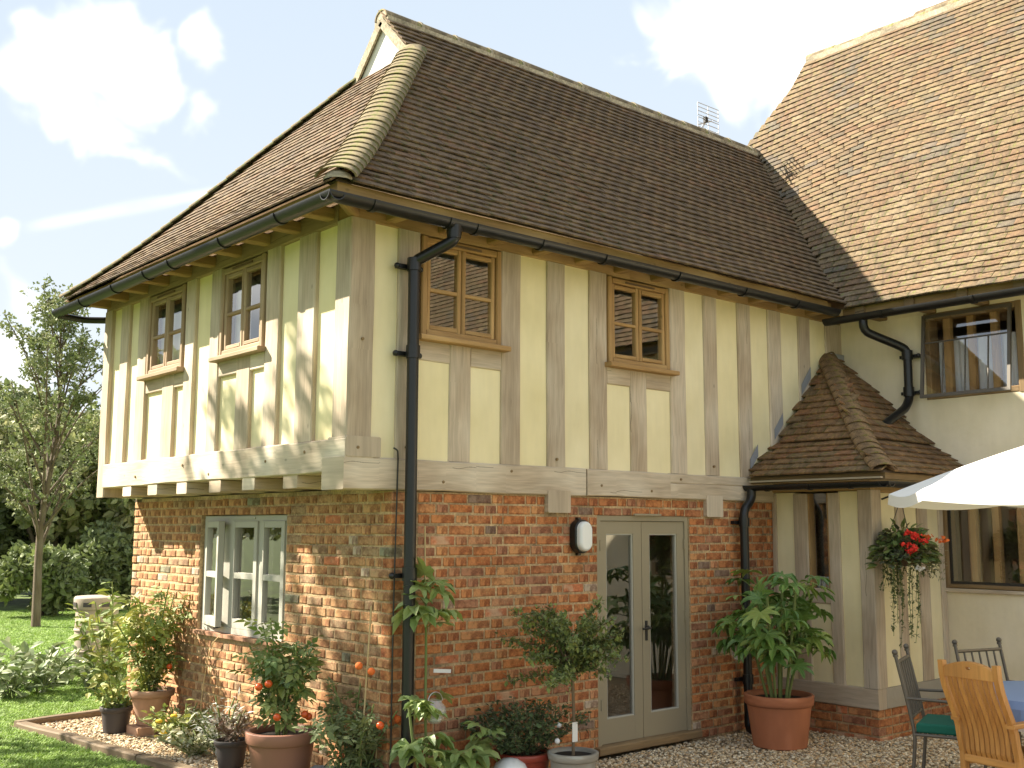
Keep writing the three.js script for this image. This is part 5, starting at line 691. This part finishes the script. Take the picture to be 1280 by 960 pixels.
  for (let i = 0; i < 6; i++) { const p = [], N = 8, at = (t, s) => { const a = cor(i, RU * t, 0), b = cor(i + 1, RU * t, 0), e = a.lerp(b, s); e.y = 2.38 - 0.35 * Math.pow(t, 1.12) - 0.035 * Math.sin(Math.PI * s) * t * t; return e; }; for (let k = 0; k < N; k++) for (let j = 0; j < N; j++) for (const [q, r] of [[k, j], [k + 1, j], [k + 1, j + 1], [k, j], [k + 1, j + 1], [k, j + 1]]) { const e = at(q / N, r / N); p.push(e.x, e.y, e.z); } for (let j = 0; j < N; j++) { const e = at(1, j / N), f = at(1, (j + 1) / N), dr = 0.075; for (const [o, d] of [[e, 0], [f, 0], [f, dr], [e, 0], [f, dr], [e, dr]]) p.push(o.x * (1 + d * 0.12), o.y - d, o.z * (1 + d * 0.12)); } const g = new THREE.BufferGeometry(); g.setAttribute('position', new THREE.Float32BufferAttribute(p, 3)); g.computeVertexNormals(); lpart(u, 'canopy_panel', g, M.canvas); lpart(u, 'rib', rod(V(0, 2.34, 0), cor(i, RU, 2.0), 0.008), M.teak); lpart(u, 'stretcher', rod(V(0, 1.95, 0), cor(i, RU * 0.55, 2.16), 0.007), M.teak); }
}
// ---------------------------------------------------------------- lawn side: edging, water butt, trees
{
  const e1 = thing('timber_edging', 'long weathered timber edging between lawn and gravel bed', 'edging', [-0.8, 0, -2.3]); const mk = (a, b) => { const d = b.clone().sub(a), L = d.length(), g = beam(0, L, -0.03, 0.045, -0.05, 0.05, 'x', 0.006, 0.012); return g.rotateY(-Math.atan2(d.z, d.x)).translate(a.x, 0, a.z); };
  part(e1, 'sleeper', mk(V(-1.0, 0, -4.3), V(-0.76, 0, -2.2)), SLEEPER); part(e1, 'sleeper', mk(V(-0.758, 0, -2.18), V(-0.5, 0, 0.2)), SLEEPER);
  const e2 = thing('timber_edging', 'short weathered timber edging closing the gravel bed', 'edging', [-0.6, 0, -4.4]); part(e2, 'sleeper', mk(V(-1.03, 0, -4.36), V(0.0, 0, -4.52)), SLEEPER);
  const b = thing('water_butt', 'beige plastic water butt with ribbed lid behind border plants', 'water butt', [0.74, 0, -7.3]); lpart(b, 'barrel', lathe([[0.001, 0], [0.2, 0], [0.235, 0.3], [0.25, 0.5], [0.245, 0.78], [0.24, 0.84]], 36), M.butt); lpart(b, 'lid', lathe([[0.24, 0.80], [0.272, 0.80], [0.275, 0.92], [0.26, 0.945], [0.001, 0.955]], 36), M.butt); for (let i = 0; i < 8; i++) { const a = i * 0.785; lpart(b, 'lid_notch', box(-0.05, 0.05, 0.83, 0.88, 0.27, 0.279).rotateY(a), M.darkPot); } for (const y of [0.3, 0.55]) lpart(b, 'band', lathe([[0.236 + (y > 0.4 ? 0.014 : 0), y - 0.015], [0.246 + (y > 0.4 ? 0.014 : 0), y - 0.01], [0.246 + (y > 0.4 ? 0.014 : 0), y + 0.01], [0.236 + (y > 0.4 ? 0.014 : 0), y + 0.015]], 36), M.butt);
}
const clumpGeo = (() => { const F = new Foliage(), r0 = R; R = rng(5); for (let i = 0; i < 9; i++) { const d = sphereDir(); F.leaf('oval', V(d.x * 0.35, d.y * 0.35, d.z * 0.35), sphereDir(), rr(0.45, 0.75), [1, 1, 1], rr(-1.5, 1.5)); } R = r0; const g = F.geo(); g.deleteAttribute('color'); return g; })();
function crown(parent, pts, size, cols, name = 'crown') {
  const im = shade(new THREE.InstancedMesh(clumpGeo, instLeaf, pts.length)); im.name = name; im.userData = { kind: 'stuff' }; const m = new THREE.Matrix4(), c = new THREE.Color(), e = new THREE.Euler(), q = new THREE.Quaternion();
  pts.forEach((p, i) => { q.setFromEuler(e.set(rr(0, 6.3), rr(0, 6.3), rr(0, 6.3))); const s = size * rr(0.7, 1.3); im.setMatrixAt(i, m.compose(p, q, V(s, s, s))); im.setColorAt(i, c.setRGB(...tint(cols))); }); parent.add(im);
}
function treeLimbs(base, h, n, spreadFn, r0, lowest = 0.3, rs = [0.35, 0.9]) { // leader with limbs; returns geometries and twig points
  const g = [], twigs = []; const lead = new THREE.CatmullRomCurve3([V(0, 0, 0), V(rr(-0.1, 0.1), h * 0.33, rr(-0.1, 0.1)), V(rr(-0.2, 0.2), h * 0.66, rr(-0.2, 0.2)), V(rr(-0.25, 0.25), h, rr(-0.25, 0.25))]);
  const taper = (c, ra, rb, k = 8) => { let a = c.getPoint(0); for (let i = 1; i <= k; i++) { const b = c.getPoint(i / k); g.push(rod(a, b, lerp(ra, rb, (i - 1) / k), lerp(ra, rb, i / k), 7)); a = b; } };
  taper(lead, r0, r0 * 0.2, 10);
  for (let i = 0; i < n; i++) { const t = lowest + (1 - lowest) * i / n, p = lead.getPoint(t), a = i * 2.4 + rr(-0.4, 0.4), L = spreadFn(t), rise = rr(rs[0], rs[1]), c = new THREE.CatmullRomCurve3([p, p.clone().add(V(Math.cos(a) * L * 0.5, L * rise * 0.6, Math.sin(a) * L * 0.5)), p.clone().add(V(Math.cos(a) * L, L * rise, Math.sin(a) * L))]); taper(c, r0 * 0.42 * (1 - t * 0.6), r0 * 0.08, 5);
    for (let k = 0; k < 7; k++) { const q = c.getPoint(rr(0.25, 1)), d = sphereDir(); d.y = Math.abs(d.y) * 0.7; const e = q.clone().addScaledVector(d, L * 0.4 * rr(0.4, 1)); g.push(rod(q, e, r0 * 0.07, r0 * 0.03, 4)); twigs.push([q, e]); } twigs.push([c.getPoint(0.5), c.getPoint(1)]); }
  twigs.push([lead.getPoint(0.8), lead.getPoint(1)]); return { g: merge(g), twigs };
}
function tree(name, label, pos, { h, n, spread, r0, leaves, size, cols, jit = 0.25, lowest = 0.3, rise = [0.35, 0.9] }, group) {
  const T = thing(name, label, 'tree', pos, group), L = treeLimbs(pos, h, n, spread, r0, lowest, rise); lpart(T, 'trunk', L.g, M.bark); const pts = []; for (let i = 0; i < leaves; i++) { const [a, b] = L.twigs[Math.floor(R() * L.twigs.length)]; pts.push(a.clone().lerp(b, Math.pow(R(), 0.7)).addScaledVector(sphereDir(), jit * R())); } crown(T, pts, size, cols); return T;
}
function bushTree(name, label, pos, rx, ry, n, size, cols, group, y0 = 0.0) { // dense rounded mass of clumps on a short trunk
  const T = thing(name, label, 'shrub', pos, group); lpart(T, 'trunk', merge([0, 1, 2, 3].map((i) => rod(V(0, 0, 0), V(rr(-0.4, 0.4) * rx, ry * 1.1, rr(-0.4, 0.4) * rx), 0.09, 0.03))), M.bark); const pts = []; const lobes = Array.from({ length: 11 }, () => { const d = sphereDir(); return [V(d.x * rx * 0.62, y0 + ry + d.y * ry * 0.62, d.z * rx * 0.62), rr(0.32, 0.55)]; });
  for (let i = 0; i < n; i++) { const [c, k] = lobes[i % lobes.length], d = sphereDir(), r = Math.pow(R(), 0.4); pts.push(V(c.x + d.x * rx * k * r, Math.max(0.05, c.y + d.y * ry * k * r), c.z + d.z * rx * k * r)); } crown(T, pts, size, cols, 'foliage'); return T;
}
const FAR = [[0.32, 0.36, 0.13], [0.27, 0.31, 0.11], [0.37, 0.38, 0.17], [0.42, 0.41, 0.21]], FARD = [[0.19, 0.235, 0.08], [0.22, 0.26, 0.09], [0.15, 0.19, 0.065]];
R = rng(301);
tree('slender_tree', 'slender open tree with several stems on the lawn by the water butt', [2.25, -0.02, -14.26], { h: 5.6, n: 34, rise: [0.7, 2.2], spread: (t) => t < 0.45 ? 1.35 : 1.9 * (1.1 - t) + 0.12, r0: 0.085, leaves: 1700, size: 0.105, cols: [[0.23, 0.27, 0.10], [0.30, 0.32, 0.15], [0.17, 0.21, 0.075]], jit: 0.3, lowest: 0.24 });
tree('shade_tree', 'broad garden tree on the lawn casting dappled shade over the brick wall', [-4.95, -0.02, -6.85], { h: 8.5, n: 30, spread: (t) => 1.0 * Math.sin(Math.PI * (0.2 + 0.75 * t)) + 0.35, r0: 0.14, leaves: 700, size: 0.18, cols: GREEN, jit: 0.35, lowest: 0.4 });
[[4.6, -20.5, 2.2, 2.0, FAR], [3.0, -22.5, 2.4, 2.3, FARD], [6.4, -19.0, 2.2, 2.3, FAR], [1.0, -24, 2.6, 2.4, FAR], [8.6, -22, 2.6, 2.6, FARD], [-3.5, -23, 3.0, 2.8, FARD], [-8.5, -21.5, 3.2, 3.0, FAR], [-14, -20, 3.4, 3.2, FARD], [-19, -16, 3.4, 3.2, FAR], [5.2, -26, 2.8, 2.7, FARD]].forEach(([x, z, rx, ry, c], i) => bushTree('hedge_tree', c === FAR ? 'mid green bushy hedgerow tree at the far edge of the lawn' : 'dark green dense hedgerow tree at the far edge of the lawn', [x, -0.02, z], rx, ry, 2300, 0.36, c, c === FAR ? 'mid green hedgerow trees' : 'dark green hedgerow trees', 0.5));
[[3.1, -16.8, 0.9, 0.75], [4.9, -17.6, 1.0, 0.9]].forEach(([x, z, rx, ry]) => bushTree('garden_shrub', rx < 0.95 ? 'low dark shrub under the hedgerow trees, close to the slender tree' : 'wider low dark shrub under the hedgerow trees, behind the water butt', [x, -0.02, z], rx, ry, 900, 0.26, FARD, 'low shrubs under the hedge', 0.0));

// ---------------------------------------------------------------- gravel and grass
const inFrame = (x, z, m) => { const s = screen(V(x, 0, z)); return s.w > 0.5 && s.x > -m && s.x < 1280 + m && s.y < 960 + m && s.y > 500; };
{
  R = rng(77); const spots = []; const inYard = (x, z) => (z > 0.02 && x > -0.55 && x < 5.6 && !(x > 4.3 && z < 1.06)) || (z <= 0.02 && x < 0 && x > lerp(-0.97, -0.48, clamp((z + 4.3) / 4.5)) && z > -4.4);
  for (let i = 0; i < 400000 && spots.length < 42000; i++) { const x = rr(-1.2, 5.6), z = rr(-4.5, 3.6); if (inYard(x, z) && inFrame(x, z, 120)) spots.push([x, z]); }
  const g = new THREE.IcosahedronGeometry(1, 0), im = shade(new THREE.InstancedMesh(g, std([1, 1, 1], { roughness: 0.85 }), spots.length)); im.name = 'gravel'; im.userData = { kind: 'stuff', label: 'loose tan and grey gravel stones around the house', category: 'gravel' }; const m = new THREE.Matrix4(), q = new THREE.Quaternion(), e = new THREE.Euler(), c = new THREE.Color(), cols = [[0.56, 0.42, 0.25], [0.66, 0.53, 0.35], [0.42, 0.31, 0.18], [0.74, 0.64, 0.47], [0.28, 0.20, 0.12], [0.56, 0.37, 0.19], [0.48, 0.40, 0.29]];
  spots.forEach(([x, z], i) => { const s = rr(0.006, 0.014); q.setFromEuler(e.set(rr(-0.4, 0.4), rr(0, 6.3), rr(-0.4, 0.4))); im.setMatrixAt(i, m.compose(V(x, -0.01 + s * 0.5, z), q, V(s * rr(0.9, 1.6), s * rr(0.5, 0.9), s))); im.setColorAt(i, c.setRGB(...tint(cols))); }); scene.add(im);
  const blades = new Foliage(); const r0 = R; R = rng(9); for (let i = 0; i < 9; i++) { const a = rr(0, 6.28), l = rr(0.3, 0.9); blades.leaf('narrow', V(rr(-0.4, 0.4), 0, rr(-0.4, 0.4)), V(Math.cos(a) * l, 1, Math.sin(a) * l), rr(0.6, 1.1), [1, 1, 1]); } R = r0; const bg = blades.geo(); bg.deleteAttribute('color');
  const gs = []; for (let i = 0; i < 900000 && gs.length < 60000; i++) { const z = 0.5 - 19 * Math.pow(R(), 1.6), x = rr(-3.5, 5); if (x > 0 && z > -5.0) continue; if (z > -4.45 && x > lerp(-1.07, -0.58, clamp((z + 4.3) / 4.5))) continue; if (inFrame(x, z, 90)) gs.push([x, z]); }
  const gi = shade(new THREE.InstancedMesh(bg, instLeaf, gs.length)); gi.name = 'grass'; gi.userData = { kind: 'stuff', label: 'short mown grass blades of the lawn', category: 'grass' }; gs.forEach(([x, z], i) => { const s = rr(0.03, 0.05) * (z < -9 ? 1.7 : 1); q.setFromEuler(e.set(0, rr(0, 6.3), 0)); gi.setMatrixAt(i, m.compose(V(x, -0.02, z), q, V(s * 1.4, s, s * 1.4))); gi.setColorAt(i, c.setRGB(...tint([[0.26, 0.40, 0.06], [0.32, 0.45, 0.08], [0.22, 0.34, 0.055]]))); }); scene.add(gi);
}
renderer.render(scene, camera);
